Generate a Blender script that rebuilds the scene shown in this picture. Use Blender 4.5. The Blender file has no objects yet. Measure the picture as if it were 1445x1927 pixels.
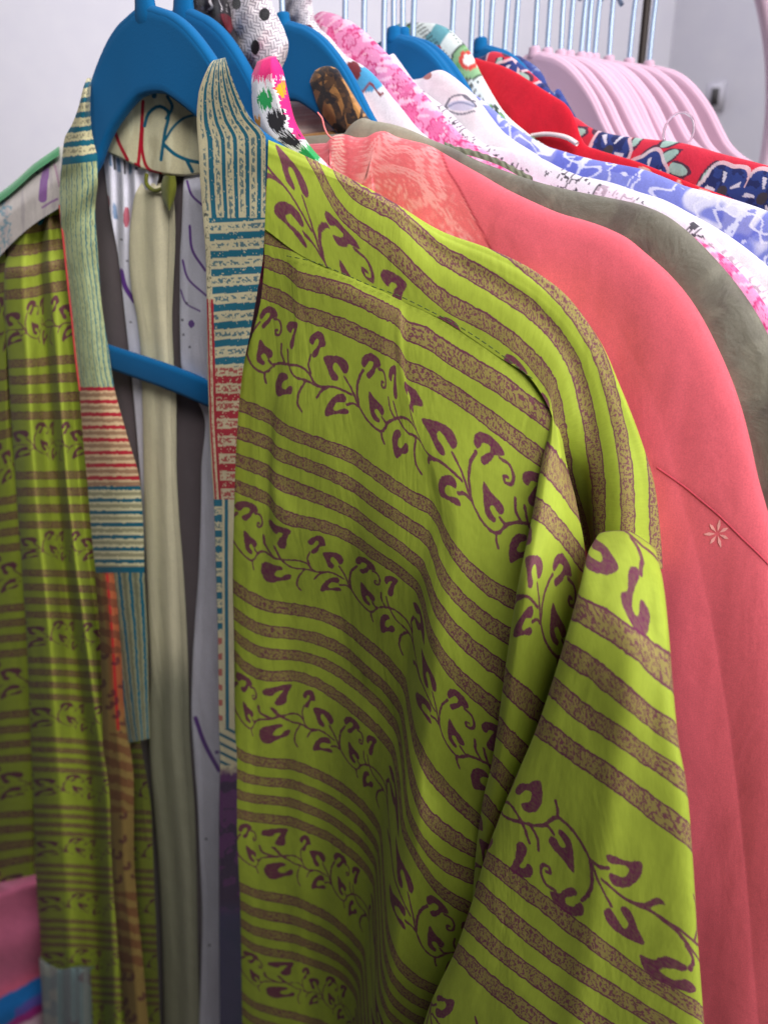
import bpy, math, random
import numpy as np
from mathutils import Vector
from mathutils.bvhtree import BVHTree

# ------------------------------------------------------------------ camera, world, lamps, exposure
sc = bpy.context.scene
COL = sc.collection
FPX, CX, CY, PITCH = 1500.0, 722.5, 963.5, math.radians(20)
cam_d = bpy.data.cameras.new("camera")
cam = bpy.data.objects.new("camera", cam_d)
COL.objects.link(cam)
cam.location = (0, 0, 0)
cam.rotation_euler = (math.pi / 2 - PITCH, 0, 0)
cam_d.sensor_fit = 'HORIZONTAL'
cam_d.sensor_width = 36.0
cam_d.lens = 36.0 * FPX / 1445.0
cam_d.clip_start = 0.01
cam_d.clip_end = 60
cam_d.dof.use_dof = True
cam_d.dof.focus_distance = 0.385
cam_d.dof.aperture_fstop = 10.5
sc.camera = cam

world = bpy.data.worlds.new("World")
sc.world = world
world.use_nodes = True
world.node_tree.nodes["Background"].inputs[0].default_value = (0.86, 0.88, 1.0, 1)
world.node_tree.nodes["Background"].inputs[1].default_value = 0.03


def area(name, loc, target, size, energy, color, spread=180):
    d = bpy.data.lights.new(name, 'AREA')
    d.shape = 'RECTANGLE'
    d.size, d.size_y = size
    d.energy = energy
    d.color = color
    d.spread = math.radians(spread)
    o = bpy.data.objects.new(name, d)
    COL.objects.link(o)
    o.location = loc
    o.rotation_euler = (Vector(target) - Vector(loc)).to_track_quat('-Z', 'Y').to_euler()
    return o


area("window_light", (0.80, -0.36, 0.10), (0.22, 0.34, -0.28), (1.0, 1.0), 8.6, (1.0, 0.97, 0.94), 150)
area("front_light", (0.30, -0.38, 0.72), (0.02, 0.47, 0.17), (0.7, 0.5), 3.1, (1.0, 0.97, 0.95), 72)  # added lamp; narrow spread aimed high, so the lower left stays dim
area("ceiling_light", (0.15, 0.80, 1.22), (0.08, 0.95, 0.0), (1.6, 0.8), 10.0, (0.93, 0.925, 1.0), 135)
sc.view_settings.view_transform = 'Standard'
sc.view_settings.look = 'None'
sc.view_settings.exposure = 0.0
sc.view_settings.gamma = 1.0

rng = np.random.default_rng(7)
random.seed(7)

# ------------------------------------------------------------------ geometry of the place
_c, _s = math.cos(PITCH), math.sin(PITCH)
RT = np.array([1., 0, 0]); UP = np.array([0, _s, _c]); FW = np.array([0, _c, -_s])
NECK0 = np.array([-.13, .52, .112])          # neck of the nearest hanger
RAIL = np.array([.878, .478, 0.])            # direction in which the rail runs


def phi_of(t):
    return 38 + 60 * t


def frame(t, phi=None):
    """hanger t metres along the rail: neck, axis along the arms, horizontal normal to the viewer"""
    ph = math.radians(phi_of(t) if phi is None else phi)
    return (NECK0 + t * RAIL, np.array([math.cos(ph), -math.sin(ph), 0.]),
            np.array([-math.sin(ph), -math.cos(ph), 0.]))


def ray(px, py):
    px = np.asarray(px, float); py = np.asarray(py, float)
    return FW + ((px - CX) / FPX)[..., None] * RT - ((py - CY) / FPX)[..., None] * UP


def unproject(px, py, off, fr):
    O, A, n = fr
    d = ray(np.asarray(px, float), np.asarray(py, float))
    k = ((O @ n) + off) / (d @ n)
    return d * k[..., None]


def project(P):
    z = P @ FW
    return CX + FPX * (P @ RT) / z, CY - FPX * (P @ UP) / z


def t_for_px(x):
    ts = np.linspace(-.1, .7, 1600)
    P = NECK0 + ts[:, None] * RAIL + np.array([0, 0, .03])
    return float(np.interp(x, project(P)[0], ts))


# ------------------------------------------------------------------ numeric helpers
def pchip(x, Y, xq):
    x = np.asarray(x, float); Y = np.asarray(Y, float)
    sh = Y.shape[1:]
    Y = Y.reshape(len(x), -1)
    h = np.diff(x)[:, None]
    dl = np.diff(Y, axis=0) / h
    m = np.zeros_like(Y)
    if len(x) > 2:
        w1 = 2 * h[1:] + h[:-1]; w2 = h[1:] + 2 * h[:-1]
        with np.errstate(divide='ignore', invalid='ignore'):
            hm = (w1 + w2) / (w1 / dl[:-1] + w2 / dl[1:])
        m[1:-1] = np.where(dl[:-1] * dl[1:] > 0, hm, 0)
    m[0] = dl[0]; m[-1] = dl[-1]
    m = np.nan_to_num(m)
    xq = np.clip(xq, x[0], x[-1])
    i = np.clip(np.searchsorted(x, xq, side='right') - 1, 0, len(x) - 2)
    hh = h[i]; t = ((xq - x[i]))[:, None] / hh
    r = ((2*t**3 - 3*t**2 + 1) * Y[i] + (t**3 - 2*t**2 + t) * hh * m[i]
         + (-2*t**3 + 3*t**2) * Y[i+1] + (t**3 - t**2) * hh * m[i+1])
    return r.reshape((len(xq),) + sh)


def catmull(x, Y, xq):
    """cubic with finite difference tangents (smooth)"""
    x = np.asarray(x, float); Y = np.asarray(Y, float)
    sh = Y.shape[1:]
    Y = Y.reshape(len(x), -1)
    m = np.gradient(Y, x, axis=0) if len(x) > 1 else Y * 0
    h = np.diff(x)[:, None]
    xq = np.clip(xq, x[0], x[-1])
    i = np.clip(np.searchsorted(x, xq, side='right') - 1, 0, len(x) - 2)
    hh = h[i]; t = ((xq - x[i]))[:, None] / hh
    r = ((2*t**3 - 3*t**2 + 1) * Y[i] + (t**3 - 2*t**2 + t) * hh * m[i]
         + (-2*t**3 + 3*t**2) * Y[i+1] + (t**3 - t**2) * hh * m[i+1])
    return r.reshape((len(xq),) + sh)


_perm = rng.random((256, 256))


def vnoise(x, y, seed=0):
    x = np.asarray(x, float) + seed * 17.31; y = np.asarray(y, float) + seed * 9.77
    xi = np.floor(x).astype(int); yi = np.floor(y).astype(int)
    fx = x - xi; fy = y - yi
    fx = fx * fx * (3 - 2 * fx); fy = fy * fy * (3 - 2 * fy)
    g = lambda a, b: _perm[a % 256, b % 256]
    return ((g(xi, yi) * (1 - fx) + g(xi + 1, yi) * fx) * (1 - fy)
            + (g(xi, yi + 1) * (1 - fx) + g(xi + 1, yi + 1) * fx) * fy)


def fbm(x, y, seed=0, o=3):
    r = 0; a = .5
    for k in range(o):
        r = r + a * vnoise(x * 2**k, y * 2**k, seed + k); a *= .5
    return r / (1 - .5**o)


def worley(x, y, seed=0, jit=.9):
    """distance to nearest random point, and vector from it and its random id"""
    x = np.asarray(x, float); y = np.asarray(y, float)
    xi = np.floor(x).astype(int); yi = np.floor(y).astype(int)
    best = np.full(x.shape, 9.); bx = np.zeros_like(best); by = np.zeros_like(best); bid = np.zeros_like(best)
    for dx in (-1, 0, 1):
        for dy in (-1, 0, 1):
            cx, cy = xi + dx, yi + dy
            r1 = _perm[(cx + seed * 31) % 256, (cy + seed * 57) % 256]
            r2 = _perm[(cx + 91 + seed * 13) % 256, (cy + 37 + seed * 7) % 256]
            ox = x - (cx + .5 + jit * (r1 - .5)); oy = y - (cy + .5 + jit * (r2 - .5))
            d = np.hypot(ox, oy)
            m = d < best
            best = np.where(m, d, best); bx = np.where(m, ox, bx); by = np.where(m, oy, by)
            bid = np.where(m, (r1 * 7.3 + r2 * 3.1) % 1, bid)
    return best, bx, by, bid


def sst(a, b, x):
    t = np.clip((x - a) / (b - a), 0, 1)
    return t * t * (3 - 2 * t)


def lin(r, g, b):
    f = lambda v: (v / 255 / 12.92) if v / 255 <= .04045 else ((v / 255 + .055) / 1.055) ** 2.4
    return np.array([f(r), f(g), f(b)])


def mixc(c, new, m):
    return c * (1 - m[..., None]) + np.asarray(new) * m[..., None]


# ------------------------------------------------------------------ object helpers
def tag(o, label=None, cat=None, group=None, kind=None):
    if label: o['label'] = label
    if cat: o['category'] = cat
    if group: o['group'] = group
    if kind: o['kind'] = kind
    return o


def empty(name, loc, label, cat, group=None, rz=0.):
    o = bpy.data.objects.new(name, None)
    o.empty_display_size = .02
    COL.objects.link(o)
    o.location = loc
    o.rotation_euler = (0, 0, rz)
    return tag(o, label, cat, group)


def add_mesh(name, V, F, mat, parent=None, smooth=True, attrs=None):
    """V world coordinates (or local when parent is rotated); F list/array of quads"""
    V = np.asarray(V, float).reshape(-1, 3)
    if parent is not None:
        V = V - np.array(parent.location)
    me = bpy.data.meshes.new(name)
    F = np.asarray(F, np.int32)
    k = F.shape[1]
    me.vertices.add(len(V)); me.vertices.foreach_set('co', V.ravel())
    me.loops.add(F.size); me.loops.foreach_set('vertex_index', F.ravel())
    me.polygons.add(len(F)); me.polygons.foreach_set('loop_start', np.arange(0, F.size, k, dtype=np.int32))
    me.polygons.foreach_set('loop_total', np.full(len(F), k, np.int32))
    me.update(calc_edges=True)
    if smooth:
        me.polygons.foreach_set('use_smooth', np.ones(len(F), bool))
    for an, av in (attrs or {}).items():
        av = np.asarray(av, float)
        if av.ndim == 1:
            a = me.attributes.new(an, 'FLOAT', 'POINT'); a.data.foreach_set('value', av)
        else:
            if an == 'col':
                a = me.attributes.new(an, 'FLOAT_COLOR', 'POINT')
                a.data.foreach_set('color', np.c_[av, np.ones(len(av))].ravel())
            else:
                a = me.attributes.new(an, 'FLOAT_VECTOR', 'POINT'); a.data.foreach_set('vector', av.ravel())
    if isinstance(mat, (list, tuple)):
        for m in mat: me.materials.append(m)
    else:
        me.materials.append(mat)
    o = bpy.data.objects.new(name, me)
    COL.objects.link(o)
    if parent is not None:
        o.parent = parent
    return o


def quads(ny, nx, closed=False):
    j, i = np.meshgrid(np.arange(ny - 1), np.arange(nx if closed else nx - 1), indexing='ij')
    i2 = (i + 1) % nx
    a = j * nx + i
    return np.stack([a, j * nx + i2, (j + 1) * nx + i2, (j + 1) * nx + i], -1).reshape(-1, 4)


def tube(path, r, nseg=8):
    """tube around a polyline -> V, F"""
    P = np.asarray(path, float)
    r = np.broadcast_to(np.asarray(r, float), (len(P),))
    T = np.gradient(P, axis=0); T /= np.linalg.norm(T, axis=1)[:, None] + 1e-12
    ref = np.array([0.31, .22, .92])
    X = np.cross(T, ref); X /= np.linalg.norm(X, axis=1)[:, None] + 1e-12
    Y = np.cross(T, X)
    a = np.linspace(0, 2 * np.pi, nseg, endpoint=False)
    V = P[:, None] + r[:, None, None] * (np.cos(a)[None, :, None] * X[:, None] + np.sin(a)[None, :, None] * Y[:, None])
    return V.reshape(-1, 3), quads(len(P), nseg, True)


def smooth_path(pts, n):
    pts = np.asarray(pts, float)
    d = np.r_[0, np.cumsum(np.linalg.norm(np.diff(pts, axis=0), axis=1) + 1e-9)]
    return catmull(d, pts, np.linspace(0, d[-1], n))


# ------------------------------------------------------------------ materials
def new_mat(name):
    m = bpy.data.materials.new(name)
    m.use_nodes = True
    nt = m.node_tree
    b = nt.nodes['Principled BSDF']
    return m, nt, b


def N(nt, typ, **kw):
    n = nt.nodes.new(typ)
    for k, v in kw.items():
        if k == 'inp':
            for kk, vv in v.items(): n.inputs[kk].default_value = vv
        else:
            setattr(n, k, v)
    return n


def math_n(nt, op, a, b=None, c=None, clamp=False):
    n = N(nt, 'ShaderNodeMath', operation=op, use_clamp=clamp)
    for i, v in enumerate((a, b, c)):
        if v is None: continue
        if isinstance(v, (int, float)): n.inputs[i].default_value = v
        else: nt.links.new(v, n.inputs[i])
    return n.outputs[0]


def ramp(nt, a, b, v):
    n = N(nt, 'ShaderNodeMapRange', interpolation_type='SMOOTHSTEP')
    n.inputs['From Min'].default_value = a; n.inputs['From Max'].default_value = b
    nt.links.new(v, n.inputs['Value'])
    return n.outputs[0]


def mixcol(nt, fac, a, b, blend='MIX'):
    n = N(nt, 'ShaderNodeMix', data_type='RGBA', blend_type=blend)
    for s, v in ((0, fac), (6, a), (7, b)):
        if isinstance(v, (int, float)): n.inputs[s].default_value = v
        elif isinstance(v, (tuple, list, np.ndarray)): n.inputs[s].default_value = tuple(v) + (1,) if len(v) == 3 else tuple(v)
        else: nt.links.new(v, n.inputs[s])
    return n.outputs[2]


def weave_bump(nt, b, coord, scale=900., strength=.25, dist=.0004, big=None):
    """fine woven relief, with optional coarser crinkle (scale, strength, distance, stretch)"""
    wx = N(nt, 'ShaderNodeTexWave', wave_type='BANDS', bands_direction='X', inp={'Scale': scale, 'Distortion': 1.5, 'Detail': 1.0})
    wy = N(nt, 'ShaderNodeTexWave', wave_type='BANDS', bands_direction='Z', inp={'Scale': scale, 'Distortion': 1.5, 'Detail': 1.0})
    nz = N(nt, 'ShaderNodeTexNoise', inp={'Scale': scale * .8, 'Detail': 2.0})
    for w in (wx, wy, nz): nt.links.new(coord, w.inputs['Vector'])
    h = math_n(nt, 'ADD', math_n(nt, 'MAXIMUM', wx.outputs['Fac'], wy.outputs['Fac']), nz.outputs['Fac'])
    bp = N(nt, 'ShaderNodeBump', inp={'Strength': strength, 'Distance': dist})
    nt.links.new(h, bp.inputs['Height'])
    if big:
        s_, st, di, stretch = big
        mp = N(nt, 'ShaderNodeMapping', inp={'Scale': stretch})
        nt.links.new(coord, mp.inputs['Vector'])
        n2 = N(nt, 'ShaderNodeTexNoise', inp={'Scale': s_, 'Detail': 4.0, 'Roughness': .6, 'Distortion': .6})
        nt.links.new(mp.outputs[0], n2.inputs['Vector'])
        b2 = N(nt, 'ShaderNodeBump', inp={'Strength': st, 'Distance': di})
        nt.links.new(n2.outputs['Fac'], b2.inputs['Height'])
        nt.links.new(b2.outputs[0], bp.inputs['Normal'])
    nt.links.new(bp.outputs[0], b.inputs['Normal'])


def cloth(name, color=None, rough=.85, sheen=.25, spec=.25, vary=.1, scale=900., bump=.25, big=None, trans=0.):
    """woven cloth; colour None reads the print painted on the mesh (attribute col)"""
    m, nt, b = new_mat(name)
    tc = N(nt, 'ShaderNodeTexCoord')
    co = tc.outputs['Object']
    if color is None:
        a = N(nt, 'ShaderNodeAttribute', attribute_name='col')
        base = a.outputs['Color']
    else:
        base = N(nt, 'ShaderNodeRGB'); base.outputs[0].default_value = tuple(color) + (1,); base = base.outputs[0]
    nz = N(nt, 'ShaderNodeTexNoise', inp={'Scale': 60., 'Detail': 5.0, 'Roughness': .7})
    nt.links.new(co, nz.inputs['Vector'])
    f = N(nt, 'ShaderNodeMapRange'); nt.links.new(nz.outputs['Fac'], f.inputs['Value'])
    f.inputs['From Min'].default_value = .3; f.inputs['From Max'].default_value = .7
    f.inputs['To Min'].default_value = 1 - vary; f.inputs['To Max'].default_value = 1 + vary
    n2 = N(nt, 'ShaderNodeTexNoise', inp={'Scale': 1500., 'Detail': 1.0}); nt.links.new(co, n2.inputs['Vector'])
    f2 = N(nt, 'ShaderNodeMapRange'); nt.links.new(n2.outputs['Fac'], f2.inputs['Value'])
    f2.inputs['To Min'].default_value = .82; f2.inputs['To Max'].default_value = 1.18
    k = math_n(nt, 'MULTIPLY', f.outputs[0], f2.outputs[0])
    vm = N(nt, 'ShaderNodeVectorMath', operation='SCALE')
    nt.links.new(base, vm.inputs[0]); nt.links.new(k, vm.inputs['Scale'])
    nt.links.new(vm.outputs[0], b.inputs['Base Color'])
    b.inputs['Roughness'].default_value = rough
    b.inputs['Specular IOR Level'].default_value = spec
    b.inputs['Sheen Weight'].default_value = sheen
    b.inputs['Sheen Roughness'].default_value = .4
    weave_bump(nt, b, co, scale, bump, big=big)
    return m


LIME = lin(164, 180, 62); PLUM = lin(110, 42, 80); OCHRE = lin(152, 138, 78)


def block_print(name, base=LIME, plum=PLUM, ochre=OCHRE):
    """hand block printed cotton: stripe groups and a vine (sdf on the mesh), printed with ragged edges"""
    m, nt, b = new_mat(name)
    a = N(nt, 'ShaderNodeAttribute', attribute_name='fab')
    tc = N(nt, 'ShaderNodeTexCoord')
    vine = N(nt, 'ShaderNodeAttribute', attribute_name='vine')
    fab = a.outputs['Vector']
    wob = N(nt, 'ShaderNodeTexNoise', inp={'Scale': 2.6, 'Detail': 3.0, 'Roughness': .65}); nt.links.new(fab, wob.inputs['Vector'])
    sep = N(nt, 'ShaderNodeSeparateXYZ'); nt.links.new(fab, sep.inputs[0])
    v = math_n(nt, 'ADD', sep.outputs['Y'], math_n(nt, 'MULTIPLY', math_n(nt, 'SUBTRACT', wob.outputs['Fac'], .5), .16))
    v7 = math_n(nt, 'WRAP', v, 6.5, -.5)
    fr = math_n(nt, 'ABSOLUTE', math_n(nt, 'SUBTRACT', math_n(nt, 'FRACT', math_n(nt, 'ADD', v7, .5)), .5))
    ins = math_n(nt, 'LESS_THAN', v7, 3.5)
    inner = math_n(nt, 'MULTIPLY', math_n(nt, 'SUBTRACT', 1., ramp(nt, .198, .215, fr)), ins)
    outer = math_n(nt, 'MULTIPLY', math_n(nt, 'SUBTRACT', 1., ramp(nt, .246, .262, fr)), ins)
    line = math_n(nt, 'SUBTRACT', outer, inner, clamp=True)
    # speckle: short worm-like dots
    mp = N(nt, 'ShaderNodeMapping', inp={'Scale': (1.15, .8, 1)}); nt.links.new(fab, mp.inputs['Vector'])
    sp = N(nt, 'ShaderNodeTexNoise', inp={'Scale': 14.5, 'Detail': 1.2, 'Roughness': .4, 'Distortion': .8}); nt.links.new(mp.outputs[0], sp.inputs['Vector'])
    vo = N(nt, 'ShaderNodeTexVoronoi', feature='F1', inp={'Scale': 13.5, 'Randomness': 1.}); nt.links.new(mp.outputs[0], vo.inputs['Vector'])
    spk = math_n(nt, 'MAXIMUM', ramp(nt, .535, .575, sp.outputs['Fac']), math_n(nt, 'SUBTRACT', 1., ramp(nt, .25, .33, vo.outputs['Distance'])))
    wear = N(nt, 'ShaderNodeTexNoise', inp={'Scale': 1.1, 'Detail': 4.0, 'Roughness': .7}); nt.links.new(fab, wear.inputs['Vector'])
    ochk = mixcol(nt, wear.outputs['Fac'], tuple(ochre * .85), tuple(ochre * 1.12))
    limek = mixcol(nt, ramp(nt, .3, .7, wear.outputs['Fac']), tuple(base * .93), tuple(base * 1.06))
    c = mixcol(nt, inner, limek, ochk)
    c = mixcol(nt, math_n(nt, 'MULTIPLY', math_n(nt, 'MULTIPLY', spk, inner), .82), c, tuple(plum))
    c = mixcol(nt, math_n(nt, 'MULTIPLY', line, .95), c, tuple(plum * .92))
    ed = N(nt, 'ShaderNodeTexNoise', inp={'Scale': 7., 'Detail': 2.0}); nt.links.new(fab, ed.inputs['Vector'])
    sd = math_n(nt, 'ADD', vine.outputs['Fac'], math_n(nt, 'MULTIPLY', math_n(nt, 'SUBTRACT', ed.outputs['Fac'], .5), .075))
    wv_ = N(nt, 'ShaderNodeTexNoise', inp={'Scale': 45., 'Detail': 1.0}); nt.links.new(fab, wv_.inputs['Vector'])
    sd = math_n(nt, 'ADD', sd, math_n(nt, 'MULTIPLY', math_n(nt, 'SUBTRACT', wv_.outputs['Fac'], .5), .04))
    vm = math_n(nt, 'SUBTRACT', 1., ramp(nt, -.014, .016, sd))
    blot = N(nt, 'ShaderNodeTexNoise', inp={'Scale': 14., 'Detail': 2.0}); nt.links.new(fab, blot.inputs['Vector'])
    c = mixcol(nt, math_n(nt, 'MULTIPLY', vm, math_n(nt, 'ADD', .70, math_n(nt, 'MULTIPLY', blot.outputs['Fac'], .44), clamp=True)), c, tuple(plum))
    # slub of the thread
    mp2 = N(nt, 'ShaderNodeMapping', inp={'Scale': (30, 3, 1)}); nt.links.new(fab, mp2.inputs['Vector'])
    sl = N(nt, 'ShaderNodeTexNoise', inp={'Scale': 1., 'Detail': 3.0}); nt.links.new(mp2.outputs[0], sl.inputs['Vector'])
    f = N(nt, 'ShaderNodeMapRange'); nt.links.new(sl.outputs['Fac'], f.inputs['Value'])
    f.inputs['To Min'].default_value = .86; f.inputs['To Max'].default_value = 1.14
    sc_ = N(nt, 'ShaderNodeVectorMath', operation='SCALE'); nt.links.new(c, sc_.inputs[0]); nt.links.new(f.outputs[0], sc_.inputs['Scale'])
    nt.links.new(sc_.outputs[0], b.inputs['Base Color'])
    b.inputs['Roughness'].default_value = .62
    b.inputs['Specular IOR Level'].default_value = .18
    b.inputs['Sheen Weight'].default_value = .03
    weave_bump(nt, b, tc.outputs['Object'], 1100., .12, .0003, big=(26., .5, .004, (1, 1, .35)))
    return m


def simple(name, color, rough=.5, metal=0., spec=.5, trans=0., bumpy=None, sheen=0.):
    m, nt, b = new_mat(name)
    tc = N(nt, 'ShaderNodeTexCoord')
    nz = N(nt, 'ShaderNodeTexNoise', inp={'Scale': 25., 'Detail': 4.0}); nt.links.new(tc.outputs['Object'], nz.inputs['Vector'])
    c = mixcol(nt, nz.outputs['Fac'], tuple(np.asarray(color) * .94), tuple(np.minimum(np.asarray(color) * 1.05, 1)))
    nt.links.new(c, b.inputs['Base Color'])
    b.inputs['Roughness'].default_value = rough
    b.inputs['Metallic'].default_value = metal
    b.inputs['Specular IOR Level'].default_value = spec
    b.inputs['Transmission Weight'].default_value = trans
    b.inputs['Sheen Weight'].default_value = sheen
    if bumpy:
        n2 = N(nt, 'ShaderNodeTexNoise', inp={'Scale': bumpy[0], 'Detail': 3.0}); nt.links.new(tc.outputs['Object'], n2.inputs['Vector'])
        bp = N(nt, 'ShaderNodeBump', inp={'Strength': bumpy[1], 'Distance': bumpy[2]})
        nt.links.new(n2.outputs['Fac'], bp.inputs['Height']); nt.links.new(bp.outputs[0], b.inputs['Normal'])
    return m


# ------------------------------------------------------------------ vine motif of the block print (distance field of one repeat)
LEAVES = [
 [(.22,-1.06),(.67,-1.25),(1.04,-1.27),(1.21,-1.08),(1.17,-.86),(1.04,-.76),(.93,-.86),(.71,-1.03),(.6,-.79),(.78,-.62),(.8,-.48),(.67,-.38),(.52,-.43),(.37,-.73)],
 [(1.72,-1.5),(1.72,-1.34),(1.82,-1.28),(1.92,-1.42),(2.01,-1.58),(2.18,-1.62),(2.15,-1.43),(1.93,-1.15),(1.93,-1.04),(2.05,-1.02),(2.24,-1.28),(2.35,-1.50),(2.60,-1.66),(2.43,-1.86),(2.09,-1.88),(1.83,-1.72)],
 [(.28,.98),(.3,.66),(.6,.2),(.97,-.04),(1.12,.06),(1.09,.2),(.97,.26),(.75,.34),(.6,.59),(.71,.65),(1.04,.46),(1.2,.46),(1.22,.57),(1.04,.67),(.67,.78)],
 [(2.02,-.58),(2.31,-.45),(2.57,-.39),(2.72,-.27),(2.68,-.1),(2.54,-.05),(2.39,-.16),(2.26,-.04),(2.38,.08),(2.5,.13),(2.48,.25),(2.35,.28),(2.15,.21),(2.05,-.11)],
 [(3.10,-1.46),(3.18,-1.69),(3.51,-1.87),(3.80,-1.87),(3.66,-1.48),(3.62,-1.01),(3.45,-.85),(3.33,-.97),(3.42,-1.33),(3.52,-1.6),(3.36,-1.52),(3.28,-1.34),(3.15,-1.34)],
 [(4.5,-1.48),(4.63,-1.68),(4.93,-1.86),(5.19,-1.84),(5.32,-1.47),(5.07,-1.34),(4.98,-1.1),(4.86,-.96),(4.7,-.94),(4.68,-1.08),(4.92,-1.34),(5.0,-1.56),(4.88,-1.6),(4.74,-1.38),(4.6,-1.36)],
 [(3.2,1.08),(3.07,.81),(3.08,.42),(3.24,.15),(3.47,.05),(3.55,.17),(3.36,.38),(3.33,.62),(3.5,.6),(3.66,.37),(3.84,.36),(3.78,.61),(3.47,.81)],
]
STEMS = [
 [(3.28,-.73),(3.5,-.29),(3.88,-.05),(4.4,-.07),(5.0,0.),(5.67,-.17),(6.3,-.13)],
 [(1.04,-.66),(1.34,-.32),(1.64,.15),(2.0,.45),(2.57,.51),(2.91,.05),(3.5,-.32),(3.96,-.47),(4.48,-.39),(4.7,-.2)],
 [(2.57,.51),(2.6,.7),(2.7,.86)],
 [(1.79,-1.19),(1.6,-.75),(1.56,-.25),(1.64,.15)],
 [(4.63,-.37+.0),(4.52,-.6),(4.62,-1.0)],
 [(4.4,-.02),(4.12,.5),(4.14,.95),(4.3,1.1)],
 [(5.0,0.),(4.74,-.12),(4.6,-.32)],
 [(5.45,-.12),(5.1,.14),(4.92,.42)],
 [(1.14,.3),(1.42,.14),(1.64,.16)],
 [(2.61,.02),(2.8,.1),(2.95,.02)],
 [(2.46,-1.5),(2.72,-1.52),(2.87,-1.3),(2.8,-1.02),(2.66,-.98),(2.62,-1.12),(2.72,-1.17)],
 [(3.0,-.75),(3.05,-.45),(3.3,-.2)],
]


def seg_dist(X, Y, pts, closed=False):
    d = np.full(X.shape, 9.)
    n = len(pts)
    for i in range(n if closed else n - 1):
        ax, ay = pts[i]; bx, by = pts[(i + 1) % n]
        vx, vy = bx - ax, by - ay
        t = np.clip(((X - ax) * vx + (Y - ay) * vy) / (vx * vx + vy * vy + 1e-12), 0, 1)
        d = np.minimum(d, np.hypot(X - ax - t * vx, Y - ay - t * vy))
    return d


def poly_sdf(X, Y, pts):
    d = seg_dist(X, Y, pts, True)
    ins = np.zeros(X.shape, bool)
    n = len(pts)
    for i in range(n):
        ax, ay = pts[i]; bx, by = pts[(i + 1) % n]
        cond = ((ay > Y) != (by > Y))
        with np.errstate(divide='ignore', invalid='ignore'):
            xc = (bx - ax) * (Y - ay) / (by - ay + 1e-15) + ax
        ins ^= cond & (X < xc)
    return np.where(ins, -d, d)


def curve(*pts):
    return [tuple(a) for a in smooth_path(np.array(pts, float), 26)]


def closed_smooth(pts, k=5):
    p = np.asarray(pts, float); n = len(p)
    pp = np.vstack([p[-3:], p, p[:3]])
    q = catmull(np.arange(len(pp)) - 3., pp, np.linspace(0, n, n * k, endpoint=False))
    return [tuple(a) for a in q]


TW, TH_, TR = 5.0, 7.0, 50      # repeat 5 x 7 units, samples per unit


def build_tile():
    xs = (np.arange(int(TW * TR)) + .5) / TR
    ys = (np.arange(int(TH_ * TR)) + .5) / TR          # v from 0 to 7, vine centred at 5.1
    X, Y = np.meshgrid(xs, ys)
    B = (Y - 5.1) / .9
    out = np.full(X.shape, 9.)
    for sh in (-TW, 0, TW):
        Xs = X + sh
        for l in LEAVES:
            out = np.minimum(out, poly_sdf(Xs, B, closed_smooth(l, 4)))
        for st in STEMS:
            q = smooth_path(np.array(st), 24)
            out = np.minimum(out, seg_dist(Xs, B, q) - .046)
    return out


TILE = build_tile()


def vine_sdf(u, v):
    x = (u % TW) * TR - .5; y = (v % TH_) * TR - .5
    x0 = np.floor(x).astype(int); y0 = np.floor(y).astype(int)
    fx, fy = x - x0, y - y0
    h, w = TILE.shape
    g = lambda a, b: TILE[a % h, b % w]
    return ((g(y0, x0) * (1 - fx) + g(y0, x0 + 1) * fx) * (1 - fy)
            + (g(y0 + 1, x0) * (1 - fx) + g(y0 + 1, x0 + 1) * fx) * fy)


# ------------------------------------------------------------------ draped cloth from a control net
def net(name, rows, fr, mat, parent, nx, ny, paint=None, flip=False, wrinkle=None, pk=None, extra=None, interp=pchip, cap=None):
    """rows: list of lists of control points (px, py, offset from the hanger's plane, u, v);
    the points are taken onto the garment's own plane moved by the offset, so the result is a real draped sheet"""
    C = np.array(rows, float)                       # R x K x 5
    R, K = C.shape[:2]
    rk = np.r_[0, np.cumsum(np.maximum(np.linalg.norm(np.diff(C[:, :, :2], axis=0), axis=2).mean(1), 4))]
    ck = np.r_[0, np.cumsum(np.maximum(np.linalg.norm(np.diff(C[:, :, :2], axis=1), axis=2).mean(0), 4))]
    G = interp(rk, C, np.linspace(0, rk[-1], ny))    # ny K 5
    G = np.swapaxes(interp(ck, np.swapaxes(G, 0, 1), np.linspace(0, ck[-1], nx)), 0, 1)
    px, py, off, u, v = [G[..., k] for k in range(5)]
    if wrinkle is not None:
        off = off + wrinkle(px, py, u, v)
    P = unproject(px, py, off, fr)
    attrs = {'fab': np.stack([u, v, 0 * u], -1).reshape(-1, 3)}
    if paint is None:
        uu, vv = (-u, -v) if flip else (u, v)
        attrs['vine'] = vine_sdf(uu, vv + (10.2 if flip else 0)).ravel()
    else:
        attrs['col'] = paint(px, py, u, v).reshape(-1, 3)
    V = P.reshape(-1, 3)
    return add_mesh(name, V, quads(ny, nx), mat, parent, attrs=attrs)


def band(edges, off=(.0, .0), curl=.0, mid=0.):
    """control rows of a long band from (left x, left y, right x, right y[, off]) rows; u across 0..1, v = picture row"""
    rows = []
    for e in edges:
        lx, ly, rx, ry = e[:4]
        o = e[4] if len(e) > 4 else 0
        r = []
        for f in (0, .25, .5, .75, 1):
            x = lx + (rx - lx) * f; y = ly + (ry - ly) * f
            r.append((x, y, o + off[0] + (off[1] - off[0]) * f + mid * math.sin(math.pi * f), f, y))
        if curl:
            r = [(r[0][0] + 4, r[0][1], r[0][2] - curl, -.06, r[0][4])] + r
        rows.append(r)
    return rows

# ------------------------------------------------------------------ the setting: walls, floor
M_WALL = simple('wall_paint', lin(246, 243, 255), .85, spec=.2, bumpy=(140, .15, .002))
M_FLOOR = simple('floor_tile', lin(120, 112, 112), .6, bumpy=(60, .1, .002))


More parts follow.
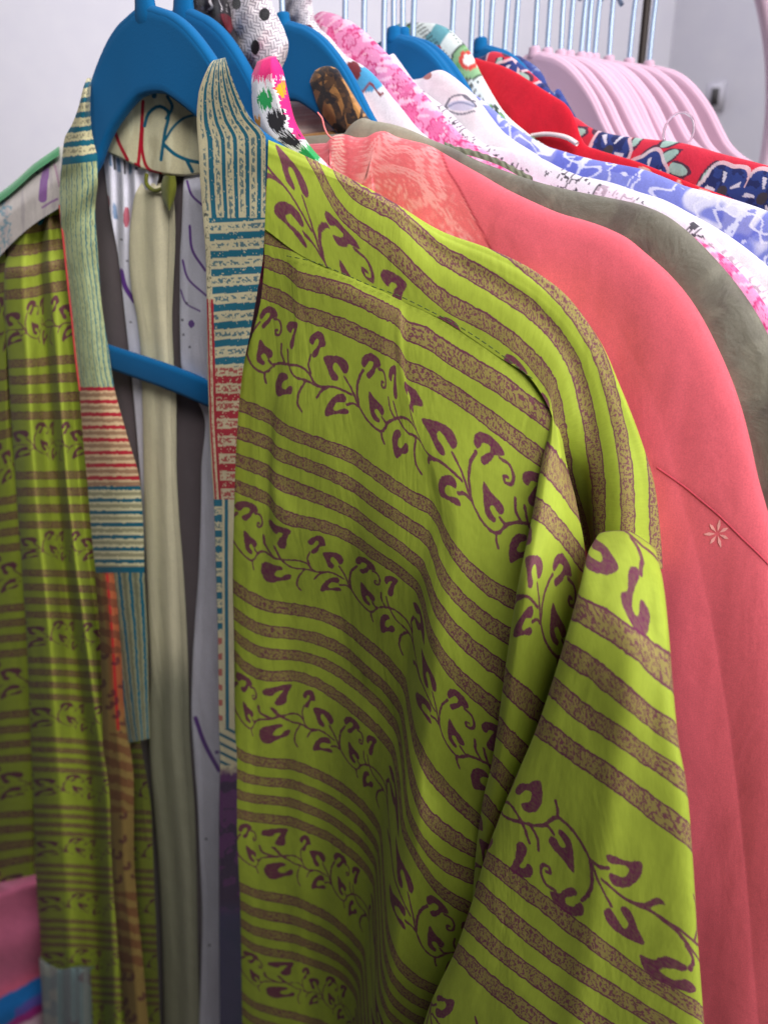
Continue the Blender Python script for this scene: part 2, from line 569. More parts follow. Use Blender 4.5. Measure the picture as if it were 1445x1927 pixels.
def box_mesh(name, lo, hi, mat, parent=None, bev=0.):
    lo = np.array(lo); hi = np.array(hi)
    V = np.array([[(lo, hi)[(i >> k) & 1][k] for k in range(3)] for i in range(8)])
    F = [[0, 2, 3, 1], [4, 5, 7, 6], [0, 1, 5, 4], [2, 6, 7, 3], [0, 4, 6, 2], [1, 3, 7, 5]]
    o = add_mesh(name, V, F, mat, parent, smooth=False)
    if bev:
        md = o.modifiers.new('bevel', 'BEVEL'); md.width = bev; md.segments = 2
    return o


def wall(name, a, b, z0, z1, th, mat):
    a = np.array(a + (0,)); b = np.array(b + (0,))
    d = (b - a) / np.linalg.norm(b - a); n = np.array([-d[1], d[0], 0]) * th
    V = [a, b, b + n, a + n]
    V = [v + np.array([0, 0, z0]) for v in V] + [v + np.array([0, 0, z1]) for v in V]
    F = [[0, 1, 5, 4], [1, 2, 6, 5], [2, 3, 7, 6], [3, 0, 4, 7], [4, 5, 6, 7], [0, 3, 2, 1]]
    return tag(add_mesh(name, V, F, mat, smooth=False), kind='structure')


CORNER = (.49, 1.55)
wall('wall_left', (-3.2, 1.15), CORNER, -1.45, 1.5, .1, M_WALL)
wall('wall_right', CORNER, (1.9, .75), -1.45, 1.5, .1, M_WALL)
V = [[-4, -3, -1.45], [4, -3, -1.45], [4, 3, -1.45], [-4, 3, -1.45]]
tag(add_mesh('floor', V, [[0, 1, 2, 3]], M_FLOOR, smooth=False), kind='structure')

# ------------------------------------------------------------------ hangers
M_BLUE = simple('blue_velvet', lin(0, 99, 157), .8, spec=.2, bumpy=(900, .2, .0006), sheen=.06)
M_PINK = simple('pink_velvet', lin(212, 174, 196), .8, spec=.25, bumpy=(900, .2, .0006), sheen=.3)
M_HOOK = simple('bright_hook_metal', lin(176, 198, 228), .25, metal=.35, spec=.8)

HTOP = [(0, .0015), (.008, .001), (.014, -.001), (.022, -.0035), (.034, -.010), (.046, -.020), (.058, -.033), (.068, -.047), (.077, -.0585), (.088, -.067), (.10, -.0735), (.15, -.097), (.19, -.1135), (.212, -.1215), (.222, -.127), (.226, -.133)]
HBOT = [(0, -.041), (.007, -.0415), (.013, -.0425), (.021, -.046), (.032, -.052), (.043, -.059), (.053, -.068), (.060, -.076), (.068, -.082), (.080, -.0885), (.095, -.0945), (.148, -.117), (.186, -.131), (.204, -.137), (.214, -.139), (.221, -.139)]


def hanger_meshes(mat, thick=.0032, nk=1.):
    top = np.array([(-x, z) for x, z in HTOP[:0:-1]] + HTOP)
    bot = np.array([(-x, z) for x, z in HBOT[:0:-1]] + HBOT)
    k = np.linspace(0, len(top) - 1, 121)
    top = catmull(np.arange(len(top)), top, k); bot = catmull(np.arange(len(bot)), bot, k)
    ang = np.linspace(0, 2 * np.pi, 16, endpoint=False)
    sy = np.sign(np.sin(ang)) * np.abs(np.sin(ang)) ** .45 * thick
    sz = np.sign(np.cos(ang)) * np.abs(np.cos(ang)) ** .3
    mid = (top + bot) / 2; hf = (top - bot) / 2
    V = np.zeros((121, 16, 3))
    V[..., 0] = mid[:, None, 0] + hf[:, None, 0] * sz
    V[..., 2] = mid[:, None, 1] + hf[:, None, 1] * sz
    rim = 1 + .22 * (np.abs(sz) > .8)            # the raised rim of the moulded body
    V[..., 1] = sy * rim
    V[0] = V[0].mean(0) * .9 + V[0] * .1; V[-1] = V[-1].mean(0) * .9 + V[-1] * .1
    body = (V.reshape(-1, 3), quads(121, 16, True))
    # collar that carries the hook
    zz = np.array([-.010, -.005, -.001, .004, .009, .0145, .0165, .017]); rr = np.array([.0125, .0118, .0098, .0082, .0076, .0072, .005, .001])
    a = np.linspace(0, 2 * np.pi, 14, endpoint=False)
    W = np.stack([rr[:, None] * np.cos(a), (np.minimum(.45 * rr, .0046) * np.array([.3, .72, .95, 1, 1, 1, 1, 1]))[:, None] * np.sin(a), np.repeat(zz[:, None], 14, 1)], -1)
    W[..., 0] *= nk; W[..., 2] *= 1 if nk == 1 else nk * .62
    neck = (W.reshape(-1, 3), quads(8, 14, True))
    # trouser bar with its two drops
    return body, neck


def bar_mesh(tilt):
    P = [(-.215, -.134), (-.214, -.158), (-.208, -.182), (-.19, -.203), (-.15, -.210), (0, -.2105), (.15, -.210), (.19, -.203), (.208, -.182), (.214, -.158), (.215, -.134)]
    p = smooth_path(np.array([(x, z + tilt * x * (1 if z < -.19 else .4), 0) for x, z in P]), 70)
    T = np.gradient(p[:, :2], axis=0); T /= np.linalg.norm(T, axis=1)[:, None]
    nrm = np.stack([-T[:, 1], T[:, 0]], -1)
    ang = np.linspace(0, 2 * np.pi, 10, endpoint=False)
    w = .0088 * np.sign(np.cos(ang)) * np.abs(np.cos(ang)) ** .4; y = .0028 * np.sign(np.sin(ang)) * np.abs(np.sin(ang)) ** .4
    V = np.zeros((len(p), 10, 3))
    V[..., 0] = p[:, None, 0] + nrm[:, None, 0] * w; V[..., 2] = p[:, None, 1] + nrm[:, None, 1] * w
    V[..., 1] = y
    return V.reshape(-1, 3), quads(len(p), 10, True)


def hook_mesh(h=.062, r=.0019, lean=0.):
    pts = [(0, 0, .002), (lean * .3, 0, .03), (lean, 0, h)]
    R = .018
    for a in np.linspace(0, 1.25 * np.pi, 14)[1:]:
        pts.append((lean - R + R * math.cos(a), 0, h + R * math.sin(a)))
    return tube(smooth_path(np.array(pts), 46), r, 8)


class Local:            # parent stand-in so that hanger parts keep local coordinates
    location = (0, 0, 0)


def part(name, VF, mat, parent):
    o = add_mesh(name, VF[0], VF[1], mat)
    o.parent = parent
    return o


def place_empty(e, t, phi=None):
    O, A, n = frame(t, phi)
    e.location = O
    e.rotation_euler = (0, 0, -math.radians(phi_of(t) if phi is None else phi))


def make_hanger(mat, label, group, t, phi=None, tilt=0., lean=0., nk=1.):
    e = empty('clothes_hanger', (0, 0, 0), label, 'hanger', group)
    body, neck = hanger_meshes(mat, nk=nk)
    part('body', body, mat, e); part('neck', neck, mat, e)
    top = np.array([(-x, 0, z) for x, z in HTOP[:0:-1]] + [(x, 0, z) for x, z in HTOP])
    part('rim', tube(smooth_path(top + np.array([0, 0, -.0015]), 110), .0034 if nk == 1 else .0024, 10), mat, e)
    part('trouser_bar', bar_mesh(tilt), mat, e)
    part('hook', hook_mesh(lean=lean), M_HOOK, e)
    place_empty(e, t, phi)
    return e


def copy_thing(o, label=None, group=None):
    c = o.copy(); COL.objects.link(c)
    if label: c['label'] = label
    if group: c['group'] = group
    for ch in o.children:
        k = ch.copy(); COL.objects.link(k); k.parent = c
    return c


BLUE_G = 'bright blue velvet hangers on the rail'
blue1 = make_hanger(M_BLUE, 'nearest blue velvet hanger, in the open neck of the lime green kimono', BLUE_G, 0.0, tilt=-.14)
blue1.location = Vector(blue1.location) - Vector((.0075 * math.cos(math.radians(38)), -.0075 * math.sin(math.radians(38)), 0))
blue2 = make_hanger(M_BLUE, 'second blue velvet hanger, just behind the nearest one', BLUE_G, .017)
blue2.rotation_euler = (0, math.radians(5), blue2.rotation_euler[2])
T_BLUE3 = .078
blue3 = None
for t, lab in ((T_BLUE3, 'third blue velvet hanger, its arm going under the black and tan leaf print'),
               (t_for_px(741), 'blue velvet hanger right of the pink floral blouse, in front of its twin'),
               (t_for_px(758), 'blue velvet hanger under the green and teal patterned dress'),
               (t_for_px(907), 'farthest blue velvet hanger, a sliver left of the red flowered blouse')):
    if blue3 is None:
        blue3 = make_hanger(M_BLUE, lab, BLUE_G, t, nk=.74)
    else:
        place_empty(copy_thing(blue3, lab), t)

# rail (above the picture) that carries the hooks
M_RAIL = simple('rail_steel', lin(170, 172, 178), .3, metal=1.)
a = NECK0 - .6 * RAIL + np.array([0, 0, .062 + .005]); b = NECK0 + .405 * RAIL + np.array([0, 0, .062 + .005])
# the hooks curl to the left of their stems, so the rail runs one radius to that side
A0 = np.array([math.cos(math.radians(50)), -math.sin(math.radians(50)), 0.])
rail = empty('clothes_rail', NECK0 + np.array([0, 0, .067]), 'steel clothes rail that the hooks hang from, above the picture', 'rail')
Vt, Ft = tube(np.linspace(a - .018 * A0, b - .018 * A0, 30), .0125, 16)
add_mesh('rod', Vt, Ft, M_RAIL, rail)

# ------------------------------------------------------------------ the lime green kimono
FR0 = frame(0.)
kim = empty('kimono', NECK0, 'lime green block printed kimono with plum vines and patchwork lapels, nearest on the rail', 'kimono')
M_PRINT = block_print('lime_block_print')
M_PAINT = cloth('patchwork_cotton', None, rough=.8, sheen=.15)
M_SILK = cloth('cream_silk', None, rough=.65, sheen=.05, spec=.25, vary=.06, scale=1300, bump=.1, big=(30, .25, .004, (2.5, 2.5, .25)))

# --- right front panel: control points follow the printed stripes; v counts stripes, repeat of 7
FRONT = [
 (None, [(498,420),(512,430),(535,446),(550,456),(562,464),(608,490),(660,513),(711,535),(745,550),(756,555),(768,560),(800,573),(852,600),(930,652),(1028,722)]),
 (2, [(497,491),(515,497),(540,506),(553,518),(562,525),(607,537),(660,554),(711,579),(740,592),(752,602),(761,620),(798,636),(852,672),(930,717),(1038,794)]),
 (3, [(493,547),(512,554),(540,567),(552,576),(560,584),(607,600),(660,620),(711,645),(743,662),(755,675),(764,693),(798,708),(850,737),(930,795),(1032,872)]),
 (7, [(443,758),(469,769),(510,787),(521,800),(540,812),(608,838),(660,858),(711,894),(775,937),(812,958),(826,980),(838,1010),(864,1050),(910,1097),(975,1135)]),
 (8, [(440,811),(469,820),(508,836),(520,851),(540,860),(608,887),(660,911),(711,949),(770,988),(804,1013),(817,1040),(826,1070),(850,1110),(900,1158),(968,1205)]),
 (9, [(437,863),(469,874),(504,889),(518,904),(540,913),(608,939),(660,963),(711,1001),(763,1039),(794,1069),(806,1100),(816,1132),(842,1172),(890,1220),(955,1268)]),
 (10, [(434,910),(469,925),(504,940),(521,963),(543,976),(608,991),(655,1009),(703,1043),(752,1076),(786,1108),(797,1140),(806,1184),(828,1232),(875,1287),(945,1345)]),
 (14, [(434,1097),(460,1119),(486,1132),(512,1141),(540,1145),(598,1155),(642,1174),(690,1212),(735,1253),(762,1292),(769,1330),(779,1385),(800,1436),(840,1487),(915,1560)]),
 (15, [(435,1150),(462,1170),(490,1184),(514,1190),(545,1192),(600,1204),(648,1227),(690,1265),(728,1299),(755,1342),(762,1385),(772,1455),(795,1525),(840,1570),(905,1608)]),
 (16, [(436,1190),(462,1212),(490,1227),(514,1232),(545,1233),(600,1245),(645,1269),(685,1300),(722,1336),(749,1378),(757,1430),(766,1520),(790,1578),(832,1624),(900,1655)]),
 (17, [(437,1228),(462,1255),(490,1269),(514,1273),(545,1272),(590,1284),(635,1311),(675,1343),(712,1378),(740,1418),(749,1470),(758,1555),(784,1615),(832,1680),(900,1720)]),
 (21, [(442,1414),(463,1426),(486,1433),(512,1437),(538,1438),(585,1453),(625,1472),(662,1498),(695,1532),(716,1572),(721,1640),(728,1745),(745,1805),(790,1850),(850,1875)]),
 (24, [(443,1530),(463,1536),(486,1540),(512,1542),(538,1545),(580,1559),(615,1574),(650,1599),(680,1625),(703,1665),(708,1740),(712,1845),(726,1900),(765,1940),(820,1965)]),
 (28, [(450,1669),(475,1680),(500,1687),(525,1691),(550,1696),(585,1710),(615,1725),(640,1744),(665,1768),(685,1800),(690,1870),(696,1950),(710,2000),(745,2040),(800,2060)]),
 (31, [(452,1765),(475,1783),(500,1791),(525,1796),(550,1800),(580,1810),(605,1819),(630,1830),(655,1850),(672,1885),(676,1950),(682,2020),(695,2070),(730,2110),(785,2130)]),
 (35, [(453,1872),(475,1890),(500,1900),(525,1907),(550,1912),(580,1921),(600,1926),(622,1938),(645,1955),(660,1990),(664,2050),(668,2120),(682,2170),(715,2200),(770,2220)]),
 (42, [(453,2082),(475,2100),(500,2110),(525,2117),(550,2122),(580,2131),(600,2136),(622,2148),(645,2165),(660,2200),(664,2260),(668,2330),(682,2380),(715,2410),(770,2430)]),
]
SEAM_V = [.35, .5, .8, .95, 1.05, 1.3, 1.4, 1.38, 1.34, 1.33, 1.32, 1.3, 1.3, 1.3, 1.32]
FU = [-3.4, -2.85, -1.95, -1.7, -1.3, .18, 1.3, 2.42, 3.8, 4.6, 5.0, 5.4, 6.1, 7.3, 8.7]
FFAC = {None: 0., 2: .03, 3: .05, 7: .18, 8: .22, 9: .27, 10: .31, 14: .42, 15: .46, 16: .49, 17: .52, 21: .56, 24: .58, 28: .58, 31: .58, 35: .58, 42: .58}
O0, A0_, n0 = FR0


def level_off(pts):
    """how far a stripe must stand off the hanger's plane for the stripe to hang level"""
    p = np.array(pts, float)
    P = unproject(p[:, 0], p[:, 1], np.zeros(len(p)), FR0)
    d = ray(p[:, 0], p[:, 1])
    L = d * (P[2, 2] / d[:, 2])[:, None]
    return np.clip((L - O0) @ n0, -.02, .12)


rows = []
for v, pts in FRONT:
    f = FFAC[v]
    lv = level_off(pts) * f
    vv = SEAM_V if v is None else [v] * 15
    r = [(p[0], p[1], (.013 if v else .0126) + lv[k] * (.78 if k == 14 else .9 if k == 13 else 1) - (.003 if k == 14 and (v or 0) < 8 else 0), FU[k], vv[k]) for k, p in enumerate(pts)]
    r = [(pts[0][0] + 5, pts[0][1] + 2, .0, -.5, vv[0])] + r
    rows.append(r)
FRONT_ROWS = rows
fold = lambda px, py, u, v: .0009 * np.sin(u * 2.1 + v * .12) * sst(4, 12, v) + .0012 * (fbm(u * .5, v * .18, 3) - .5)
net('front_panel', rows, FR0, M_PRINT, kim, 330, 760, wrinkle=fold)

# --- yoke and upper sleeve in one piece: from behind the shoulder ridge down to the yoke seam, then into the sleeve crease
YOKE = [  # ridge, Y0.., as (px, py, v) from the ridge to the seam
 [(505,262,3.3),(504,300,3.9),(502,340,4.5),(500,385,5.1),(498,430,5.7)],
 [(575,293,2.2),(572,325,2.8),(570,370,3.5),(567,425,4.3),(565,479,5.0)],
 [(650,331,.85),(648,350,1.15),(642,399,2),(646,455,2.9),(654,520,3.8)],
 [(740,380,.75),(742,400,1),(746,440,1.5),(748,484,2),(750,563,2.95)],
 [(830,434,.43),(832,478,1),(834,520,1.5),(836,567,2),(842,607,2.6)],
 [(930,471,.22),(927,534,1),(924,572,1.5),(920,612,2),(930,666,2.75)],
 [(1010,512,-.05),(1007,588,1),(997,625,1.5),(985,664,2),(1000,714,2.65)],
 [(1070,560,-.2),(1050,636,1),(1040,672,1.5),(1028,712,2),(1035,772,2.55)],
 [(1128,640,-.3),(1082,690,1),(1062,715,1.5),(1042,750,2),(1040,800,2.5)],
 [(1165,722,-.42),(1105,772,1),(1078,785,1.5),(1051,800,2),(1046,832,2.4)],
 [(1203,818,-.7),(1117,845,1),(1088,848,1.5),(1059,850,2),(1052,868,2.35)],
 [(1230,905,-1.0),(1125,910,1),(1098,912,1.5),(1069,912,2),(1060,926,2.3)],
 [(1242,1000,-1.2),(1126,985,1),(1110,980,1.5),(1096,976,2),(1088,985,2.25)],
 [(1247,1070,-1.25),(1128,1060,1),(1120,1050,1.5),(1112,1045,2),(1108,1050,2.2)],
]
YU = [.66 * a for a in (0, 1.6, 3.3, 5.4, 7.4, 9.7, 11.7, 13.3, 15, 16.4, 18, 19.4, 21.2, 22.5)]
YO = [.001, .0075, .0105, .0125, .0136]
cols = []
for k, c in enumerate(YOKE):
    c = [(x, y, v + 1) for x, y, v in c]
    deep = sst(9, 12, np.array(k * 1.))            # towards the sleeve the cloth turns in to the crease
    q = []
    x0, y0, v0 = c[0]
    x1, y1, v1 = c[1]
    dx, dy = (x1 - x0), (y1 - y0)
    L = math.hypot(dx, dy)
    q.append((x0 + dx / L * 46 if k > 3 else x0, y0 + (dy / L * 46 if k > 3 else 46), -.034, YU[k], v0 - .6 * (k < 6) - 1.0 * (k >= 6)))
    q.append((x0 + dx / L * 14, y0 + dy / L * 14 + 2, -.010, YU[k], v0 - (.12 if k < 6 else .4)))
    offs = [YO[0], YO[1] + .003 * deep, YO[2] - .009 * deep, YO[3] - .016 * deep, YO[4] - .018 * deep]
    q.append((x0, y0, offs[0], YU[k], v0))
    q.append((x0 + dx * .22, y0 + dy * .22, .0045 + .003 * deep, YU[k], v0 + (v1 - v0) * .24))
    q.append((x0 + dx * .55, y0 + dy * .55, .0066 + .007 * deep, YU[k], v0 + (v1 - v0) * .57))
    for (x, y, v), o in list(zip(c, offs))[1:]:
        q.append((x, y, o, YU[k], v))
    cols.append(q)
rows = [[cols[k][r] for k in range(len(cols))] for r in range(len(cols[0]))]
net('yoke', rows, FR0, M_PRINT, kim, 560, 230, wrinkle=lambda px, py, u, v: .0008 * (fbm(u * .6, v * .5, 9) - .5), interp=catmull)

# --- front fold of the sleeve
D = [
 [(1036,780,1.4),(1040,790,1.4),(1046,800,1.4),(1056,812,1.4)],
 [(1030,822,1.7),(1038,832,1.7),(1052,850,1.7),(1066,872,1.7)],
 [(1020,864,2),(1032,874,2),(1056,904,2),(1084,944,2)],
 [(1004,955,3),(1018,962,3),(1052,996,3),(1102,1062,3)],
 [(972,1115,5),(988,1124,5),(1026,1160,5),(1085,1225,5)],
 [(948,1277,7),(962,1294,7),(1000,1326,7),(1052,1375,7)],
 [(936,1370,8),(950,1385,8),(984,1420,8),(1030,1465,8)],
 [(925,1437,9),(938,1450,9),(968,1485,9),(1010,1530,9)],
 [(908,1510,10),(922,1526,10),(950,1565,10),(992,1612,10)],
 [(894,1620,12),(906,1634,12),(930,1668,12),(970,1712,12)],
 [(886,1760,15),(896,1774,15),(918,1800,15),(955,1842,15)],
 [(880,1960,19),(890,1974,19),(910,2000,19),(945,2040,19)],
]
rows = []
for k, r in enumerate(D):
    g = min(1., max(0, (r[0][0 + 1] - 800) / 320.))
    o = .014 + .040 * g
    e = [(r[0][0] + 9, r[0][1] + 5, o - .016, -.5, r[0][2])]
    e += [(r[0][0], r[0][1], o - .004, 0, r[0][2]), (r[1][0], r[1][1], o + .002 * g, .5, r[1][2]),
          (r[2][0], r[2][1], o - .004 * g, 1.8, r[2][2]), (r[3][0], r[3][1], o - .020 * g - .004, 3.2, r[3][2])]
    rows.append(e)
net('sleeve_fold', rows, FR0, M_PRINT, kim, 110, 560)

# --- lower sleeve hanging in front
SL = [
 (-1.95, [(1126,1006),(1150,999),(1175,998),(1205,1011),(1234,1040)]),
 (-1.2, [(1107,1038),(1140,1040),(1175,1046),(1215,1062),(1247,1092)]),
 (-.5, [(1094,1092),(1135,1112),(1175,1137),(1220,1166),(1258,1188)]),
 (0, [(1080,1144),(1130,1170),(1185,1205),(1235,1246),(1265,1276)]),
 (1, [(1058,1222),(1111,1257),(1165,1302),(1225,1352),(1276,1392)]),
 (2, [(1037,1290),(1091,1338),(1153,1377),(1225,1427),(1292,1480)]),
 (3, [(1012,1364),(1070,1408),(1140,1456),(1220,1515),(1301,1582)]),
 (5, [(955,1500),(1025,1550),(1115,1625),(1215,1700),(1313,1770)]),
 (7, [(912,1615),(980,1668),(1080,1745),(1200,1835),(1324,1915)]),
 (8, [(896,1672),(960,1730),(1055,1806),(1180,1885),(1330,1985)]),
 (9, [(877,1732),(940,1790),(1030,1857),(1160,1950),(1336,2050)]),
 (10, [(857,1788),(915,1845),(1000,1912),(1140,2010),(1342,2120)]),
 (12, [(810,1890),(870,1960),(960,2040),(1110,2150),(1352,2260)]),
 (15, [(770,2020),(830,2100),(930,2180),(1090,2300),(1365,2420)]),
]
rows = []
for k, (v, p) in enumerate(SL):
    w = math.hypot(p[4][0] - p[0][0], p[4][1] - p[0][1])
    W = w / 74. if v < 4 else w / 84.
    base = [.016, .040, .054, .060][k] if k < 4 else .064 + .0012 * (k - 3)
    cut = [0, .010, .018, .022][k] if k < 4 else .026
    r = [(p[0][0] + 12, p[0][1] + 8, base - cut - .012, 6 - W - .5, v)]
    for f, (x, y), o in zip((0, .27, .52, .78, 1), p, (-.001, .006, .008, .006, -.002)):
        r.append((x, y, base + o * min(1, (k + 1) / 4.), 6 - W * (1 - f), v))
    r.append((p[4][0] - 9, p[4][1] + 2, base - cut - .014, 6.5, v))
    rows.append(r)
# the top edge turns over and goes in
t0 = [(x, y + 10, o - .020, u, v - .5) for (x, y, o, u, v) in rows[0]]
rows = [t0] + rows
crease = lambda px, py, u, v: .0016 * np.exp(-((px - (1178 - (py - 1330) * .16)) / 34.) ** 2) * sst(1150, 1350, py) + .0015 * (fbm(u * .5, v * .25, 5) - .5)
net('sleeve', rows, FR0, M_PRINT, kim, 330, 560, flip=True, wrinkle=crease)

# --- running stitches along the yoke seam (thread)
M_THREAD = simple('dark_thread', lin(70, 84, 36), .8)
seam = smooth_path(np.array([(540,481),(590,492),(640,512),(700,538),(750,556),(800,580),(850,606),(905,640),(960,680),(1006,716)], float), 70)
Vs, Fs = [], []
for k in range(34):
    f0 = k / 34. ; f1 = f0 + .017
    q = np.array([seam[int(f * 69)] * (1 - (f * 69) % 1) + seam[min(69, int(f * 69) + 1)] * ((f * 69) % 1) for f in (f0, (f0 + f1) / 2, f1)])
    P = unproject(q[:, 0], q[:, 1], np.array([.0155, .0164, .0155]), FR0)
    v_, f_ = tube(P, .00028, 5)
    Fs.append(f_ + sum(len(a) for a in Vs)); Vs.append(v_)
add_mesh('stitching', np.vstack(Vs), np.vstack(Fs), M_THREAD, kim)

# ------------------------------------------------------------------ patchwork lapels (painted prints: teal, cream, red blocks)
TEAL = lin(20, 108, 132); CREAM = lin(216, 206, 168); RED = lin(178, 36, 54); INK = lin(58, 66, 70); GREENISH = lin(160, 178, 128)
PURP = lin(98, 42, 104)


def edge_noise(x, y, s, seed):
    return fbm(x * s, y * s, seed) - .5


def paint_lapel_right(px, py, u, v):
    c = np.broadcast_to(CREAM, px.shape + (3,)).copy()
    n1 = edge_noise(px, py, .16, 1); n2 = fbm(px * .35, py * .35, 4, 2)
    x0 = np.interp(py, [110, 225, 330, 410, 560, 800, 940, 1400], [376, 370, 376, 382, 389, 394, 402, 412])
    # P1 lengthwise teal lines, following the band over the shoulder
    p1 = py < 409
    k = (u - .10) / .178 + n1 * .05
    f = np.abs((k % 1) - .5)
    lines = (f < .17) & (u > .07)
    c = mixc(c, TEAL, (p1 & lines & (n2 > .17)) * 1.)
    txt = (np.abs(f - .42) < .085) & (fbm(px * .3 + 40, py * .22, 12, 2) > .53) & (u > .1)
    c = mixc(c, TEAL * .8, (p1 & txt) * .8)
    # P2 crosswise teal lines
    ysl = py + (px - 390) * .06
    p2 = (py >= 409) & (py < 690)
    q = ysl - 406 + n1 * 2.5
    fr = (q / 33.5) % 1
    sol = (fr < .40) & (px > x0 + 11)
    c = mixc(c, TEAL, (p2 & sol & (n2 > .17)) * 1.)
    tx = (np.abs(fr - .70) < .14) & (fbm(px * .28, py * .30, 13, 2) > .535) & (px > x0 + 11)
    c = mixc(c, TEAL * .9, (p2 & tx) * .85)
    orn = (px < x0 + 10) & (px > x0 + 2) & (np.abs(fbm(px * .2, py * .09, 21, 2) - .5) < .03) & (py > 360) & (py < 560)
    c = mixc(c, INK, orn * .9)
    # P3 red
    p3 = (py >= 690) & (py < 940)
    q = py - 690 + n1 * 4
    fr = (q / 33.) % 1
    c = mixc(c, mixc(c, RED, np.full(px.shape, .10)), p3 * 1.)
    c = mixc(c, RED, (p3 & (fr > .52) & (fr < .95) & (px > x0 + 13) & (n2 > .27)) * 1.)
    c = mixc(c, RED, (p3 & (np.abs(fr - .24) < .17) & (fbm(px * .3, py * .3, 15, 2) > .5) & (px > x0 + 13)) * .85)
    bandm = (py > 562) & (py < 940)
    for dx, w in ((1.5, 1.6), (10, 2.4)):
        c = mixc(c, RED, (bandm & (np.abs(px - x0 - dx - np.clip((py - 560) * .006, 0, 3)) < w)) * 1.)
    c = mixc(c, RED, (bandm & (np.abs(px - x0 - 6) < 1.4) & (fbm(px * .2, py * .4, 17, 2) > .52)) * .6)
    # P4 teal edge blocks with an upright line, a little red below
    p4 = (py >= 940) & (py < 1372)
    fr = ((py - 940 + n1 * 3) / 29.) % 1
    xr = np.interp(py, [940, 1100, 1372], [426, 426, 428])
    tealp = py < 1190
    c = mixc(c, TEAL, (p4 & tealp & (fr < .45) & (px < xr - 8)) * 1.)
    c = mixc(c, RED, (p4 & ~tealp & (fr < .4) & (px < xr - 9)) * .8)
    c = mixc(c, TEAL * .8, (p4 & tealp & (np.abs(fr - .72) < .15) & (fbm(px * .35, py * .35, 18, 2) > .5) & (px < xr - 8)) * .7)
    c = mixc(c, TEAL, (p4 & (np.abs(px - xr) < 3.2)) * 1.)
    p5 = (py >= 1372) & (py < 1440)
    fr = ((py - (px - 410) * .5) / 17.) % 1
    c = mixc(c, TEAL * .8, (p5 & (fr < .35)) * 1.)
    p6 = py >= 1440
    pc = mixc(np.broadcast_to(PURP, px.shape + (3,)), lin(46, 30, 62), (fbm(px * .04, py * .05, 22) > .52) * .8)
    pc = mixc(pc, lin(52, 54, 92), sst(1690, 1730, py) * .9)
    return mixc(c, pc, sst(1440, 1462, py + n1 * 20))


LR = [(414,124,424,122,-.03),(404,112,424,107,-.004),(386,138,432,133,0),(373,180,446,171,0),(370,225,467,215,0),(373,268,500,262,0),(376,330,500,340,0),(382,410,499,405,0),
      (387,480,495,480,0),(389,560,484,550,0),(390,640,470,630,0),(391,700,458,690,0),(394,800,447,800,0),(398,880,443,880,0),(402,940,441,940,0),
      (407,1100,438,1100,0),(410,1200,440,1200,0),(412,1370,442,1370,0),(414,1430,446,1430,0),(412,1550,446,1550,0),(412,1700,452,1700,0),(414,1960,456,1960,0)]
net('lapel', band(LR, (.016, .0185), curl=.012), FR0, M_PAINT, kim, 150, 1000, paint=paint_lapel_right,
    wrinkle=lambda px, py, u, v: .0006 * np.sin(py * .045 + 2 * u))


def paint_lapel_left(px, py, u, v):
    c = np.broadcast_to(lin(206, 198, 158), px.shape + (3,)).copy()
    n1 = edge_noise(px, py, .16, 31); n2 = fbm(px * .35, py * .35, 34, 2)
    ys = py + (px - 150) * .12 * (py < 310)
    p1 = ys < 300
    fr = ((ys - 156 + n1 * 5) / 27.) % 1
    c = mixc(c, TEAL * .8, (p1 & (fr < .38)) * 1.)
    c = mixc(c, INK, (p1 & (np.abs(fr - .68) < .13) & (fbm(px * .3, py * .3, 36, 2) > .52)) * .6)
    c = mixc(c, TEAL * .8, ((ys > 292) & (ys < 306)) * 1.)
    p2 = (ys >= 306) & (py < 728)
    c = mixc(c, GREENISH, p2 * .75)
    k = u * 7.2 + n1 * .35 + .25 * np.sin(py * .03)
    f = k % 1
    wide = sst(.35, .9, u) * .16 + .13
    c = mixc(c, TEAL * .85, (p2 & (f < wide)) * .9)
    c = mixc(c, INK, (p2 & (np.abs(f - .55) < .10) & (fbm(px * .3, py * .16, 38, 2) > .53)) * .55)
    p3 = (py >= 728) & (py < 915)
    c = mixc(c, lin(206, 158, 120), p3 * .55)
    fr = ((py - 728 + n1 * 3) / 24.) % 1
    c = mixc(c, RED * .9, (p3 & (fr < .30)) * 1.)
    c = mixc(c, lin(128, 82, 60), (p3 & (np.abs(fr - .62) < .15)) * .7)
    p4 = (py >= 915) & (py < 1075)
    fr = ((py - 915 + n1 * 3) / 23.) % 1
    c = mixc(c, TEAL * .7, (p4 & (fr < .30)) * 1.)
    c = mixc(c, lin(110, 112, 84), (p4 & (np.abs(fr - .62) < .15)) * .7)
    c = mixc(c, TEAL * .7, ((py > 1066) & (py < 1078)) * 1.)
    p5 = py >= 1078
    c = mixc(c, lin(110, 116, 90), p5 * .8)
    k = u * 4.5 + n1 * .2
    f = k % 1
    c = mixc(c, TEAL * .7, (p5 & (f < .28)) * 1.)
    c = mixc(c, lin(88, 90, 70), (p5 & (np.abs(f - .62) < .16)) * .7)
    return c


